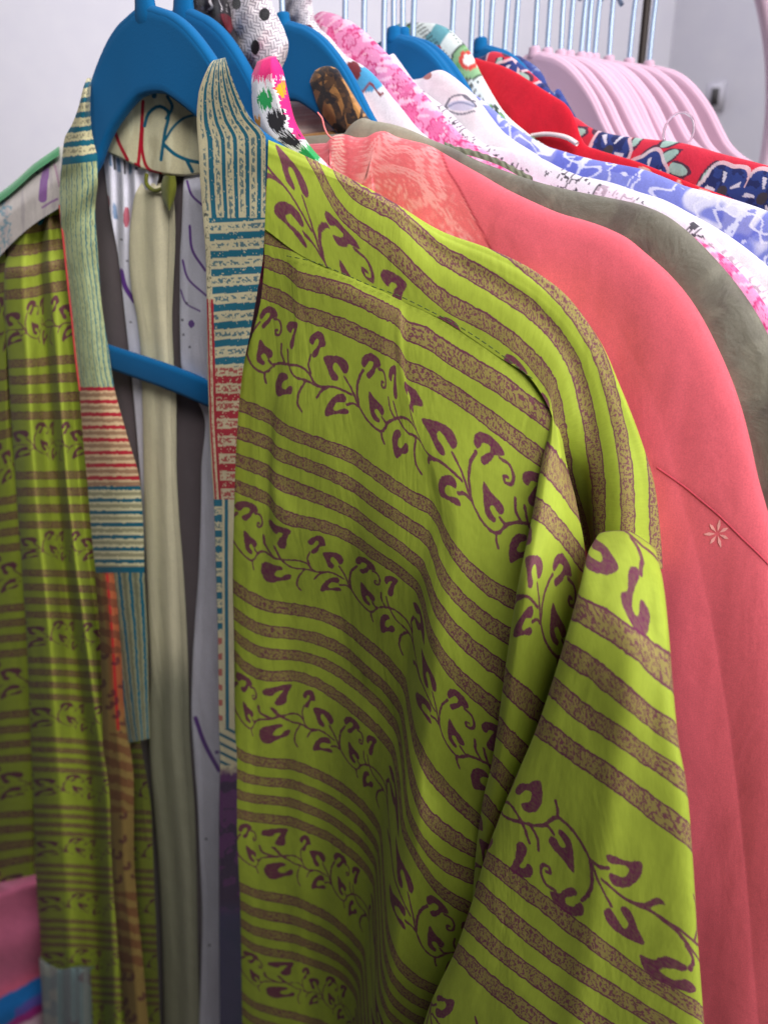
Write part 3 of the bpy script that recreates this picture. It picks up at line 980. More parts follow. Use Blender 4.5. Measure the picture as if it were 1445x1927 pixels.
LL = [(164,146,172,146,-.02),(158,160,171,160,-.004),(149,196,170,200),(136,232,172,240),(121,262,178,272),(116,310,184,302),(112,360,184,342),(114,410,179,392),(120,470,184,470),
      (129,540,190,560),(140,650,203,650),(149,730,214,724),(156,820,238,815),(165,915,264,912),(172,1000,270,1000),(180,1075,272,1075),
      (200,1200,278,1200),(230,1375,281,1362),(236,1400,282,1390)]
net('lapel', band(LL, (.020, .012), mid=.004), FR0, M_PAINT, kim, 110, 800, paint=paint_lapel_left,
    wrinkle=lambda px, py, u, v: .0022 * np.sin(py * .05 + 4 * u) * sst(300, 340, py) * (1 - sst(400, 520, py)))
pip = smooth_path(np.array([(112,385),(117,430),(124,500),(134,590),(143,680),(150,735)], float), 60)
Vp, Fp = tube(unproject(pip[:, 0], pip[:, 1], np.full(60, .0205), FR0), .0007, 6)
add_mesh('piping', Vp, Fp, simple('red_piping', lin(190, 60, 60), .8), kim)

# ------------------------------------------------------------------ left half: panel, sleeve, shoulder patch
VL = [(1.2, 398, 398), (2, 436, 414), (3, 476, 456), (4, 519, 494), (5, 560, 534), (9, 687, 674), (10, 717, 708), (11, 752, 746), (12, 783, 780), (16, 895, 893), (17, 926, 925), (18, 957, 957),
      (19, 988, 988), (23, 1077, 1082), (24, 1104, 1110), (25, 1129, 1136), (26, 1155, 1163), (30, 1240, 1250), (33, 1308, 1322), (37, 1388, 1405), (40, 1444, 1462), (44, 1515, 1530), (47, 1565, 1580), (54, 1670, 1685), (61, 1775, 1790), (68, 1880, 1890), (75, 1990, 1995)]
rows = []
for k, (v, ya, yb) in enumerate(VL):
    ym = (ya + yb) / 2
    le = np.interp(ym, [390, 450, 520, 800, 1000, 1200, 1500, 1640, 1800, 1990], [40, 16, 6, 22, 36, 50, 62, 66, 78, 86])
    if k == 0: le = 60
    re_ = np.interp(ym, [390, 470, 730, 915, 1075, 1375, 1500, 1700, 1990], [124, 140, 168, 185, 205, 262, 284, 292, 304])
    xs = [le + 8, le, le + (re_ - le) * .22, le + (re_ - le) * .42, le + (re_ - le) * .50, le + (re_ - le) * .62, le + (re_ - le) * .80, re_]
    g = sst(500, 1100, np.array(ym)) * .010 + .004
    os_ = [-.012, .004, .006 + g, .002 - g * .3, .001 - g * .6, .006 + g * .9, .004 - g * .2, .010]
    us = [-.6, 0, 1.3, 2.6, 3.5, 4.6, 5.8, 7]
    rows.append([(x, ya + (yb - ya) * (i / 7.), o + .009 - .007 * (k < 3), u, v - 2) for i, (x, o, u) in enumerate(zip(xs, os_, us))])
# visible top edge curves up to the shoulder patch
rows[0] = [(x, y, o, u, v) for (x, o, u, v), y in zip([(r[0], r[2], r[3], r[4]) for r in rows[0]], [440, 430, 405, 392, 386, 378, 370, 362])]
net('front_panel', rows, FR0, M_PRINT, kim, 130, 620, wrinkle=lambda px, py, u, v: .0015 * np.sin(px * .105 + py * .003) * sst(420, 700, py) * (.4 + .6 * fbm(px * .02, py * .004, 41)))

rows = []
for v, y in ((0, 440), (2, 500), (5, 620), (9, 780), (16, 1000), (23, 1200), (30, 1400), (36, 1560), (39, 1642), (39.4, 1650)):
    r = np.interp(y, [440, 520, 800, 1000, 1200, 1500, 1650], [22, 16, 30, 46, 60, 70, 68])
    dz = 12 if y > 1600 else 0
    rows.append([(-170, y + 40 + dz, -.10, -4, v), (-90, y + 20 + dz, -.035, -2, v), (-30, y + 8 + dz, .004, -1, v), (10, y + 2 + dz * .6, .009, .6, v), (r - 8, y - 2, .004, 1.6, v), (r, y - 4, -.006, 2.2, v)])
net('sleeve', rows, FR0, M_PRINT, kim, 70, 330)


def paint_patch(px, py, u, v):
    c = np.broadcast_to(lin(222, 212, 206), px.shape + (3,)).copy()
    c = mixc(c, lin(188, 176, 180), (fbm(px * .12, py * .012, 51) > .55) * .5)
    d = seg_dist(px, py, [(98, 285), (88, 310), (82, 345), (80, 375)])
    w = np.interp(py, [285, 330, 375, 390], [3, 7, 8, 0])
    c = mixc(c, lin(140, 70, 165), (d < w) * .9)
    d = seg_dist(px, py, [(80, 390), (95, 380), (108, 374)])
    c = mixc(c, lin(150, 85, 165), (d < 2) * .8)
    d = seg_dist(px, py, [(100, 300), (106, 322), (112, 350)])
    c = mixc(c, lin(180, 120, 160), (d < 2) * .7)
    c = mixc(c, lin(100, 60, 110), (np.hypot(px - 70, py - 324) < 3) * 1.)
    ic = (px < 22) & (np.abs(fbm(px * .09, py * .09, 55) - .5) < .05)
    return mixc(c, lin(110, 165, 185), ic * .9)


PT = [[(-40, 420, -.03), (20, 385, -.03), (70, 345, -.03), (122, 300, -.03)],
      [(-30, 385, -.006), (16, 350, -.006), (62, 309, -.006), (122, 270, -.006)],
      [(-24, 400, .006), (18, 370, .006), (66, 330, .006), (122, 290, .006)],
      [(-20, 440, .013), (14, 410, .014), (62, 375, .014), (122, 335, .013)],
      [(-18, 505, .013), (10, 470, .0145), (60, 424, .0145), (122, 384, .014)]]
net('shoulder_patch', [[(x, y, o, i / 3., j) for i, (x, y, o) in enumerate(r)] for j, r in enumerate(PT)], FR0,
    cloth('patch_cotton', None, rough=.7, big=(40, .3, .003, (3, 3, .3))), kim, 110, 110, paint=paint_patch)
gp = np.array([(-34, 388), (2, 362), (16, 352), (38, 333), (62, 311), (90, 291), (124, 268)], float)
gp = smooth_path(gp, 40)
rows = [[(x, y + 12, -.016, i, 0) for i, (x, y) in enumerate(gp[::6])], [(x, y - 2, -.004, i, 1) for i, (x, y) in enumerate(gp[::6])],
        [(x, y + 3, .0065, i, 2) for i, (x, y) in enumerate(gp[::6])], [(x, y + 15, .0095, i, 3) for i, (x, y) in enumerate(gp[::6])]]
net('green_binding', rows, FR0, cloth('green_binding', lin(64, 160, 98)), kim, 60, 24)

# --- orange brown facing below the left lapel
def paint_facing(px, py, u, v):
    c = np.broadcast_to(lin(142, 118, 66), px.shape + (3,)).copy()
    n1 = edge_noise(px, py, .1, 61)
    c = mixc(c, lin(176, 92, 58), (1 - sst(1300, 1390, py)) * sst(.25, .6, u) * .9)
    c = mixc(c, lin(176, 34, 40), ((np.abs(u - .62) < .07) & (py < 1375)) * .9)
    fr = ((py - 1080 + n1 * 10 - (px - 200) * .3) / 30.) % 1
    grp = ((py - 1080) // 150) % 2 < 1
    c = mixc(c, lin(112, 66, 48), (grp & (fr > .45)) * .75)
    wd, bx, by, bid = worley(px / 30., py / 30., 3)
    c = mixc(c, lin(84, 36, 52), ((~grp) & (np.abs(wd - .2) < .12) & (bx + by > -.1)) * .75)
    return c


FC = [(178,1078,216,1078),(188,1200,226,1200),(192,1350,240,1368),(196,1480,252,1480),(206,1600,252,1600),(214,1700,258,1700),(224,1800,268,1800),(238,1960,282,1960)]
net('facing', band(FC, (.026, .020), mid=.006), FR0, cloth('facing_cotton', None, rough=.85, sheen=.03), kim, 60, 420, paint=paint_facing,
    wrinkle=lambda px, py, u, v: .0012 * np.sin(py * .02 + u * 3))

# ------------------------------------------------------------------ inside of the kimono, seen through the open front
def paint_neck(px, py, u, v):
    c = np.broadcast_to(lin(228, 222, 186), px.shape + (3,)).copy()
    c = mixc(c, lin(196, 186, 148), sst(.45, .6, fbm(px * .05, py * .012, 71)) * .5)
    red = lin(186, 22, 48); te = lin(14, 104, 132)
    for st, w, cc in (([(212, 234), (224, 268), (240, 300)], 3.2, red), ([(269, 190), (267, 230), (263, 280), (260, 310)], 3.2, red),
                      ([(268, 240), (268, 285), (280, 318), (302, 326)], 3., red), ([(262, 312), (255, 308)], 3, red),
                      ([(168, 262), (200, 228), (222, 208)], 4, lin(120, 10, 40)),
                      ([(272, 236), (280, 212), (300, 199), (314, 206), (310, 250), (307, 270), (303, 300)], 3.2, te), ([(291, 172), (290, 180)], 4.5, te),
                      ([(315, 180), (324, 200), (313, 222)], 3, te), ([(311, 262), (325, 240), (345, 222), (372, 214)], 2.6, te),
                      ([(309, 272), (330, 290), (352, 300), (380, 306)], 3.4, te), ([(352, 302), (362, 322)], 3.4, te)):
        q = smooth_path(np.array(st, float), 20) if len(st) > 2 else st
        c = mixc(c, cc, 1 - sst(w - .8, w + .6, seg_dist(px, py, [tuple(a) for a in q])))
    return c


NK = [[(150, 190, -.0088), (215, 140, -.0088), (290, 125, -.0088), (350, 150, -.0088), (420, 215, -.0088)],
      [(170, 235, -.0084), (220, 205, -.0084), (285, 180, -.0084), (345, 195, -.0084), (410, 240, -.0084)],
      [(182, 262, -.0078), (225, 250, -.0070), (285, 235, -.0066), (345, 250, -.0070), (404, 265, -.0070)],
      [(190, 278, -.0072), (226, 294, -.0052), (283, 319, -.0046), (345, 327, -.0054), (402, 318, -.0054)],
      [(191, 281, -.0090), (226, 297, -.0080), (283, 323, -.0078), (345, 331, -.0080), (402, 321, -.0080)]]
net('neck_facing', [[(x, y, o, i / 4., j) for i, (x, y, o) in enumerate(r)] for j, r in enumerate(NK)], FR0, M_SILK, kim, 200, 170, paint=paint_neck,
    wrinkle=lambda px, py, u, v: .0010 * np.sin(px * .085) * sst(190, 280, py))


def paint_lining(px, py, u, v):
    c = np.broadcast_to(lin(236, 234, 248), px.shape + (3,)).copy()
    pu = lin(112, 62, 160)
    # gathered left part: brush strokes
    for x, y0, y1, w, cc in ((206, 284, 312, 3, lin(90, 130, 170)), (213, 286, 318, 2.5, lin(30, 34, 40)), (222, 292, 324, 3, lin(80, 130, 180)), (233, 296, 326, 2.2, lin(40, 34, 44)),
                             (244, 302, 326, 3, lin(100, 140, 180)), (256, 308, 320, 3, lin(60, 60, 90)), (215, 380, 412, 4, lin(120, 150, 190))):
        c = mixc(c, cc, ((np.abs(px - x - (py - y0) * .08) < w * np.clip((py - y0) / 8, 0, 1)) & (py > y0) & (py < y1)) * .9)
    c = mixc(c, lin(190, 50, 80), (np.hypot((px - 238) / 6, (py - 408) / 20) < 1) * .85)
    c = mixc(c, lin(150, 40, 60), (np.hypot((px - 202) / 5, (py - 382) / 16) < 1) * .85)
    for st, w in (([(228, 510), (236, 540), (252, 565)], 4.5), ([(352, 340), (360, 365), (384, 388)], 2.2), ([(357, 425), (362, 470), (386, 508)], 2.4), ([(344, 490), (352, 520), (388, 556)], 2.),
                  ([(340, 545), (350, 570), (376, 585)], 1.5), ([(368, 1352), (385, 1400), (412, 1450)], 4.)):
        c = mixc(c, pu, 1 - sst(w - .8, w + .8, seg_dist(px, py, curve(*st))))
    c = mixc(c, pu, (np.hypot((px - 360) / 6, (py - 609) / 7) < 1) * 1.)
    c = mixc(c, pu, (np.hypot((px - 408), (py - 1416)) < 4) * .9)
    for x, y in ((229, 450), (239, 490), (246, 606), (256, 665), (351, 570), (343, 602), (345, 630), (357, 653), (380, 712), (388, 1580), (394, 1780)):
        c = mixc(c, lin(70, 64, 90), (np.hypot(px - x, py - y) < 2.4) * .9)
    return c


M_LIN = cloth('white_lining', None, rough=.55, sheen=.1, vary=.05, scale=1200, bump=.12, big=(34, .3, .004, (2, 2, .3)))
LI = [(190,260,300,290),(196,310,300,320),(204,380,290,380),(222,480,290,480),(236,600,300,600),(247,700,310,700),(258,820,318,820),(268,950,326,950),(276,1100,330,1100),(284,1300,340,1300)]
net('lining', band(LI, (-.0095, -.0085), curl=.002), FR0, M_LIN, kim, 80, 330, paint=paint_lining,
    wrinkle=lambda px, py, u, v: .0013 * np.sin(px * .28 + .6 * np.sin(py * .01)) * (1 - sst(330, 620, py)))
LI = [(346,280,410,280,-.018),(346,318,410,318,-.015),(345,338,410,338,-.004),(344,360,410,360),(342,420,410,420),(338,500,412,500),(338,560,412,560),(340,680,412,680),(386,800,424,800),(379,880,424,880),(378,950,424,950),(375,1050,424,1050),(366,1180,426,1180),(362,1250,424,1250),
      (360,1340,424,1340),(366,1440,424,1440),(372,1520,424,1520),(376,1620,420,1620),(380,1720,420,1720),(374,1960,424,1960)]
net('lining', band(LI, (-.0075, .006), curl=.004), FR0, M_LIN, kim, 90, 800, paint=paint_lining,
    wrinkle=lambda px, py, u, v: .0015 * np.sin(py * .021 + u * 2) + .0012 * (fbm(px * .03, py * .012, 77) - .5) * 2)


def paint_strap(px, py, u, v):
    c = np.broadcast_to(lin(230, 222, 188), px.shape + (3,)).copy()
    c = mixc(c, lin(212, 206, 170), np.exp(-((u - .3) / .12) ** 2) * .6)  # pleat shading put into the colour
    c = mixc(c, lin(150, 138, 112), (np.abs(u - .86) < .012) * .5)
    return mixc(c, lin(118, 122, 104), sst(1180, 1330, py + 60 * (fbm(px * .03, py * .01, 82) - .5)) * .75)  # lower end painted darker, in place of light falling off


ST = [(266,344,312,344,-.004),(254,366,326,366,0),(248,400,329,400,0),(244,440,330,440,0),(243,480,329,480,0),(247,540,326,540,0),(258,600,324,600,0),(266,680,327,680,0),(268,760,332,760,0),(270,860,332,860,0),(272,960,336,960,0),(276,1060,344,1060,0),
      (280,1160,350,1160,0),(284,1260,354,1260,0),(280,1360,356,1360,0),(284,1440,360,1440,0),(290,1520,366,1520,0),(300,1650,370,1650,0),(306,1780,372,1780,0),(310,1960,378,1960,0)]
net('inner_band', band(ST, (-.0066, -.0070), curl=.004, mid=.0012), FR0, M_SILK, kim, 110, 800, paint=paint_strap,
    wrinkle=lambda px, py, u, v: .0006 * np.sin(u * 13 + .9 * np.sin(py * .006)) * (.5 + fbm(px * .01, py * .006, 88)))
# olive hanging loop at the back of the neck
lp = smooth_path(np.array([(276, 326), (276, 345), (290, 358), (308, 352), (316, 330)], float), 24)
Vl, Fl = tube(unproject(lp[:, 0], lp[:, 1], np.full(24, -.0035), FR0), .0013, 8)
M_OLV = cloth('olive_loop', lin(112, 116, 40), vary=.25)
add_mesh('hanging_loop', Vl, Fl, M_OLV, kim)
LP = [(308,330,330,330),(303,350,332,350),(306,375,328,375),(314,395,322,395)]
net('hanging_loop', band(LP, (-.002, -.003), mid=.003), FR0, M_OLV, kim, 16, 24)
# back panel inside the kimono; its dark colour stands in for the shade there
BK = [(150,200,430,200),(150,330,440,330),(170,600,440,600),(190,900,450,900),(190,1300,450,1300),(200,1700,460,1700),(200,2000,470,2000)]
net('back_panel', band(BK, (-.0118, -.0118)), FR0, cloth('shaded_lining', lin(104, 92, 96), vary=.08), kim, 60, 160,
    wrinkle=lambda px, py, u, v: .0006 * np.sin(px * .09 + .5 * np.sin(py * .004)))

# ------------------------------------------------------------------ the garments behind: each a shell over its own hanger
def shell(name, ridge, t, mat, parent, paint=None, depth=.5, puff=1.0, ns=260, nw=70, phi=None, wob=.0012, left=-.17, rim=.0):
    """front and back sheets over the shoulder line; ridge is traced on the hanger's own plane, the far arm is its mirror image"""
    fr = frame(t, phi)
    O, A, n = fr
    q = np.array(ridge, float)
    P = unproject(q[:, 0], q[:, 1], np.zeros(len(q)), fr)
    s = (P - O) @ A; z = P[:, 2] - O[2]
    pts = np.stack([s, z], -1)
    d = pts[-1] - pts[-2]; d /= np.linalg.norm(d) + 1e-9
    e1 = pts[-1] + d * .03 + np.array([0, -.01]); e2 = e1 + np.array([d[0] * .02, -.09]); e3 = e2 + np.array([.01, -.25])
    pts = np.vstack([pts, e1, e2, e3])
    right = smooth_path(pts, ns)
    keep = right[:, 0] > .035
    m = right[keep][::-1].copy(); m[:, 0] *= -1
    m = m[(m[:, 0] > left)]
    if m[-1, 0] < right[0, 0] - .004 and len(m):
        m = m[::3]
        R2 = np.vstack([m, right])
    else:
        R2 = np.vstack([m[m[:, 0] < right[0, 0] - .01][::3], right])
    T = np.gradient(R2, axis=0); T /= np.linalg.norm(T, axis=1)[:, None] + 1e-9
    Nin = np.stack([T[:, 1], -T[:, 0]], -1)
    Nin = np.where((Nin[:, 1] > 0)[:, None], -Nin, Nin)
    prof = [(-.0115, .16), (-.011, .09), (-.0095, .045), (-.0075, .02), (-.0055, .008), (-.003, .002), (0, 0), (.003, .0022), (.0055, .009), (.0075, .022), (.0092, .05), (.0108, .10), (.0122, .18), (.014, .32), (.0155, depth)]
    prof = np.array(prof)
    w = np.r_[np.linspace(0, 6, nw // 4), np.linspace(6, 14, nw)[1:]]
    pr = catmull(np.arange(15.), prof, w)
    off = pr[:, 0] * puff; dd = np.maximum(pr[:, 1], 0)
    inn = np.minimum(dd, .03)[:, None, None] * Nin[None]
    S = R2[None] + inn + np.stack([np.zeros_like(dd), -(np.maximum(dd - .03, 0))], -1)[:, None, :]
    S = S.reshape(len(w), len(R2), 2)
    ss, zz = S[..., 0], S[..., 1]
    k = sum(ord(ch) for ch in name + str(t)) % 97
    of = off[:, None] + np.sign(off)[:, None] * wob * (np.sin(ss * 95 + k + 8 * zz) * .6 + 1.4 * (fbm(ss * 45 + k, zz * 9, k % 20) - .5)) * np.clip(dd / .03, 0, 1)[:, None]
    W = O + ss[..., None] * A + np.array([0, 0, 1.]) * zz[..., None] + of[..., None] * n
    attrs = {}
    if paint is not None:
        px, py = project(W.reshape(-1, 3))
        arc = np.r_[0, np.cumsum(np.linalg.norm(np.diff(R2, axis=0), axis=1))]
        # cloth coordinates in millimetres: a along the shoulder, b down from the ridge
        a_ = np.broadcast_to(arc[None] * 1000, ss.shape).ravel(); b_ = np.broadcast_to((np.sign(off) * dd)[:, None] * 1000, ss.shape).ravel()
        attrs['col'] = paint(px, py, a_, b_).reshape(-1, 3)
    return add_mesh(name, W.reshape(-1, 3), quads(len(w), len(R2)), mat, parent, attrs=attrs)


def garment(name, label, cat, t, group=None):
    return empty(name, frame(t)[0], label, cat, group)


# --- fabric prints, painted in millimetres of cloth
def p_plain(c):
    return lambda px, py, a, b: np.broadcast_to(c, np.shape(px) + (3,)).copy()


def paint_coral(px, py, a, b):
    base = lin(222, 98, 112)
    c = np.broadcast_to(base, px.shape + (3,)).copy()
    seam = np.interp(py, [240, 282, 320, 350, 400, 460, 520], [826, 829, 842, 862, 888, 920, 950])
    yoke = px < seam - 2
    pale = lin(240, 158, 160)
    c = mixc(c, lin(230, 108, 116), yoke * 1.)
    # paisley drops outlined in pale lace
    d, bx, by, bid = worley(px / 62. + .3, py / 70., 6, .75)
    r = np.hypot(bx * 62 + .25 * by * 70, by * 70) / 30
    ring = (np.abs((r * 3.2) % 1 - .5) < .16) & (r < 1.7)
    c = mixc(c, pale, (yoke & ring & (fbm(px * .12, py * .12, 91) > .5)) * .35)
    dots = (np.hypot((px % 9) - 4.5, (py % 9) - 4.5) < 1.7) & (r > 1.35)
    c = mixc(c, pale, (yoke & dots) * .75)
    vein = np.abs(fbm(px * .045, py * .045, 92) - .5) < .014
    c = mixc(c, pale, (yoke & vein) * .3)
    for st in (((682,336),(701,323),(732,316),(767,323),(794,340),(808,364),(819,388)), ((687,312),(701,278),(722,257),(746,257)), ((746,257),(701,295),(684,330)),
               ((788,288),(812,283),(815,319),(829,371),(812,373),(794,337),(788,288)), ((760,400),(790,380),(830,392),(850,420),(880,450)), ((700,300),(730,285),(770,282),(786,300))):
        dd = seg_dist(px, py, curve(*st))
        c = mixc(c, pale, (yoke & ((dd < 1.6) | (np.abs(dd - 6) < 1.2))) * .9)
        c = mixc(c, pale, (yoke & (dd < 6) & (np.abs((px * 1.3 + py) / 4. % 1 - .5) < .2)) * .6)
    for x, y in ((703,352),(717,347),(731,346),(745,351),(757,359),(769,370),(839,420),(852,436),(866,452)):
        c = mixc(c, pale, (yoke & (np.abs(np.hypot(px - x, py - y) - 7) < 1.3)) * .9)
    c = mixc(c, lin(150, 30, 44), np.exp(-((px - seam) / 2.2) ** 2) * (py < 520) * .8)
    rib = px < 654 + (py - 255) * .06
    c = mixc(c, lin(242, 190, 176), (rib & ((py + (px - 620) * .12) % 6.2 < 3.2) & (px > 624) & (px < 646 + (py - 255) * .06)) * .85)
    c = mixc(c, lin(206, 76, 84), (rib & (px >= 647 + (py - 255) * .06)) * .5)
    # lower sleeve seam
    sy = np.interp(px, [1230, 1290, 1350, 1445], [876, 918, 968, 1062])
    c = mixc(c, lin(140, 34, 50), np.exp(-((py - sy) / 7.) ** 2) * (px > 1225) * .35)
    # nap of the brushed cloth
    return c * (1 + .10 * (fbm(px * .10 + py * .03, py * .35 - px * .12, 94) - .5))[..., None]


def paint_olive(px, py, a, b):
    base = lin(112, 108, 96)
    c = np.broadcast_to(base, px.shape + (3,)).copy()
    f = fbm(a * .05, b * .05, 101, 4)
    c = mixc(c, lin(84, 72, 70), sst(.5, .66, f) * .5)
    c = mixc(c, lin(140, 136, 120), sst(.55, .7, fbm(a * .11, b * .08, 102, 3)) * .35)
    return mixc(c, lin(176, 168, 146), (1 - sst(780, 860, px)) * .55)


def paint_pinkfloral(px, py, a, b):
    c = np.broadcast_to(lin(228, 142, 186), px.shape + (3,)).copy()
    dk = lin(196, 44, 112)
    d, bx, by, bid = worley(a / 15., b / 15., 11, .85)
    an = np.arctan2(by, bx); r = np.hypot(bx, by) * 15
    pet = 6.3 * (.62 + .38 * np.abs(np.cos(an * 3.5 + bid * 6)))
    c = mixc(c, dk, (np.abs(r - pet) < .75) * .9)
    c = mixc(c, dk, ((r < pet) & (np.abs(np.sin(an * 7 + bid * 9)) < .26) & (r > 1.5)) * .75)
    c = mixc(c, lin(214, 78, 140), ((r < pet) & (fbm(a * .09, b * .09, 111) > .5)) * .6)
    v = np.abs(fbm(a * .11, b * .11, 112, 3) - .5) < .022
    c = mixc(c, dk, (v & (r > pet)) * .8)
    lf = fbm(a * .3 + b * .3, b * .12, 113, 2)
    return mixc(c, lin(248, 206, 226), ((lf > .60) & (r > pet)) * .7)


def paint_white8(px, py, a, b):
    c = np.broadcast_to(lin(222, 214, 222), px.shape + (3,)).copy()
    top = (py < 135 + (px - 640) * .6)
    ha = (np.abs(((px + py) / 6.5) % 1 - .5) < .17) | (np.abs(((px - py) / 6.5) % 1 - .5) < .17)
    c = mixc(c, lin(92, 84, 98), (ha & (py < 105)) * .75)
    blue = np.hypot((px - 690) / 34, (py - 148) / 24) < 1
    c = mixc(c, lin(70, 150, 196), blue * 1.)
    c = mixc(c, lin(112, 40, 48), (np.hypot((px - 664) / 15, (py - 133) / 19) < 1) * 1.)
    zz = np.abs(py - 165 - 9 * np.sin(px * .16) - (px - 690) * .15) < 3
    return mixc(c, lin(128, 56, 62), (zz & (px > 672) & (px < 722)) * 1.)


def paint_scribble(px, py, a, b):
    c = np.broadcast_to(lin(220, 212, 224), px.shape + (3,)).copy()
    d, bx, by, bid = worley(a / 24., b / 20., 15, .8)
    g = fbm(a * .35 + 9 * bid, b * .16, 121, 2)
    m = (np.abs(g - .5) < .050) & (d < .60)
    c = mixc(c, lin(36, 34, 48), m * .92)
    return mixc(c, lin(230, 202, 222), (fbm(a * .03, b * .03, 122) > .56) * .5)


def paint_whiteline(px, py, a, b):
    c = np.broadcast_to(lin(224, 216, 222), px.shape + (3,)).copy()
    ink = lin(96, 96, 112)
    for st in ([(835, 205), (850, 182), (872, 178), (896, 198)], [(835, 205), (862, 192), (896, 200)], [(838, 206), (866, 214), (892, 208)], [(870, 178), (880, 186), (894, 190)]):
        q = smooth_path(np.array(st, float), 16)
        c = mixc(c, ink, (seg_dist(px, py, [tuple(k) for k in q]) < 1.8) * .9)
    c = mixc(c, lin(150, 160, 200), ((np.hypot((px - 868) / 26, (py - 198) / 10) < 1)) * .5)
    c = mixc(c, lin(150, 80, 70), (np.hypot((px - 803) / 9, (py - 140) / 9) < 1) * .9)
    return c


def paint_peri(px, py, a, b):
    c = np.broadcast_to(lin(124, 132, 208), px.shape + (3,)).copy()
    f = fbm(a * .032, b * .045, 131, 3)
    c = mixc(c, lin(224, 222, 240), sst(.60, .65, f) * .85)
    d, bx, by, bid = worley(a / 30., b / 22., 17, .8)
    an = np.arctan2(by, bx)
    pet = (d * (1 + .35 * np.cos(an * 5 + bid * 6)))
    c = mixc(c, lin(96, 104, 196), ((pet < .36) & (bid > .35)) * .75)
    c = mixc(c, lin(232, 230, 246), ((pet < .42) & (pet > .34)) * .7)
    st = np.abs(fbm(a * .06, b * .06, 133, 2) - .5) < .016
    return mixc(c, lin(226, 226, 244), st * .8)


def flower_print(a, b, px, py, cell=35., seed=19, rad=.38):
    c = np.broadcast_to(lin(206, 42, 66), a.shape + (3,)).copy()
    d, bx, by, bid = worley(a / cell, b / cell, seed, .55)
    an = np.arctan2(by, bx)
    lob = rad * (1 + .10 * np.cos(an * 5 + bid * 6.28))
    # leaves and small white ones between
    l2, lx, ly, lid = worley(a / (cell * .6) + 5, b / (cell * .6), seed + 3, .9)
    leaf = np.hypot(lx * np.cos(lid * 6) + ly * np.sin(lid * 6), (ly * np.cos(lid * 6) - lx * np.sin(lid * 6)) * 2.6)
    c = mixc(c, lin(44, 44, 66), (leaf < .50) * .9)
    c = mixc(c, lin(156, 186, 176), (leaf < .36) * 1.)
    c = mixc(c, lin(222, 196, 206), (np.abs(d - lob - .03) < .03) * .8)
    c = mixc(c, lin(44, 62, 128), (d < lob) * 1.)
    c = mixc(c, lin(28, 34, 82), ((d < lob) & (fbm(a * .25, b * .25, 141) > .54)) * .8)
    streak = (np.abs(np.sin(an * 2.5 + bid * 6)) < .30) & (d > .13) & (d < lob * .78)
    c = mixc(c, lin(216, 210, 226), streak * .9)
    c = mixc(c, lin(62, 56, 66), (d < .09) * 1.)
    return c


def paint_redfloral(px, py, a, b):
    return flower_print(a, b, px, py)


def paint_red(px, py, a, b):
    c = np.broadcast_to(lin(206, 20, 44), px.shape + (3,)).copy()
    # tan patches along the lower edge of the shoulder
    k = (px * .0175) % 1
    return mixc(c, lin(206, 172, 160), ((px > 1150) & (k < .42) & (b < 60) & (py > np.interp(px, [1150, 1445], [292, 403]) - 2)) * (fbm(px * .02, py * .02, 151) > .45) * .85)


def paint_aztec(px, py, a, b):
    c = np.broadcast_to(lin(222, 230, 228), px.shape + (3,)).copy()
    te = lin(66, 146, 160); ink = lin(44, 52, 52); gr = lin(104, 164, 92)
    fr = ((px + .7 * py - 850) / 46.)
    c = mixc(c, te, (((fr % 2) < .8) & (py < 130)) * .9)
    lad = (np.abs((px * .55 + py * .8) / 7 % 1 - .5) < .2) & (np.abs(((px - py * .8) / 60) % 1 - .5) < .2)
    c = mixc(c, ink, lad * .8)
    ring = np.abs(np.hypot((px - 882) / 1., (py - 112)) - 15)
    c = mixc(c, gr, (np.hypot(px - 884, py - 114) < 34) * .8)
    c = mixc(c, lin(240, 232, 228), (np.hypot(px - 884, py - 112) < 19) * 1.)
    c = mixc(c, lin(206, 72, 66), (ring < 4) * 1.)
    c = mixc(c, ink, (np.abs(np.hypot(px - 884, py - 114) - 34) < 2) * .9)
    lo = py > 150
    c = mixc(c, gr, (lo & (fbm(px * .05, py * .05, 161) > .55)) * .9)
    c = mixc(c, ink, (lo & (np.abs(fbm(px * .05, py * .05, 161) - .55) < .02)) * .9)
    c = mixc(c, gr, (np.hypot((px - 772) / 9, (py - 58) / 13) < 1) * 1.)
    c = mixc(c, ink, (np.abs(np.hypot((px - 772) / 9, (py - 58) / 13) - 1) < .18) * .9)
    return mixc(c, lin(196, 44, 52), (np.hypot((px - 822) / 9, (py - 92) / 7) < 1) * 1.)


def paint_navy(px, py, a, b):
    c = np.broadcast_to(lin(58, 74, 140), px.shape + (3,)).copy()
    c = mixc(c, lin(32, 40, 92), sst(.5, .6, fbm(a * .12, b * .1, 171)) * .8)
    return mixc(c, lin(200, 208, 230), sst(.64, .68, fbm(a * .1, b * .1, 172)) * .8)


def paint_batik(px, py, u, v):
    c = np.broadcast_to(lin(176, 126, 72), px.shape + (3,)).copy()
    ink = lin(38, 34, 40)
    f = fbm(px * .045, py * .016, 181, 2)
    c = mixc(c, ink, (np.abs(f - .5) < .055) * .95)
    for st, w in (([(600, 240), (603, 190), (618, 160), (640, 128)], 7), ([(640, 240), (634, 205), (612, 172), (590, 158)], 6), ([(660, 225), (652, 185), (640, 160), (622, 135)], 8), ([(586, 170), (600, 150), (628, 146)], 4)):
        q = smooth_path(np.array(st, float), 18)
        c = mixc(c, ink, (seg_dist(px, py, [tuple(k) for k in q]) < w + 3 * (fbm(px * .1, py * .1, 183) - .5)) * .92)
    return mixc(c, lin(120, 84, 50), sst(.55, .7, fbm(px * .1, py * .1, 182)) * .5)


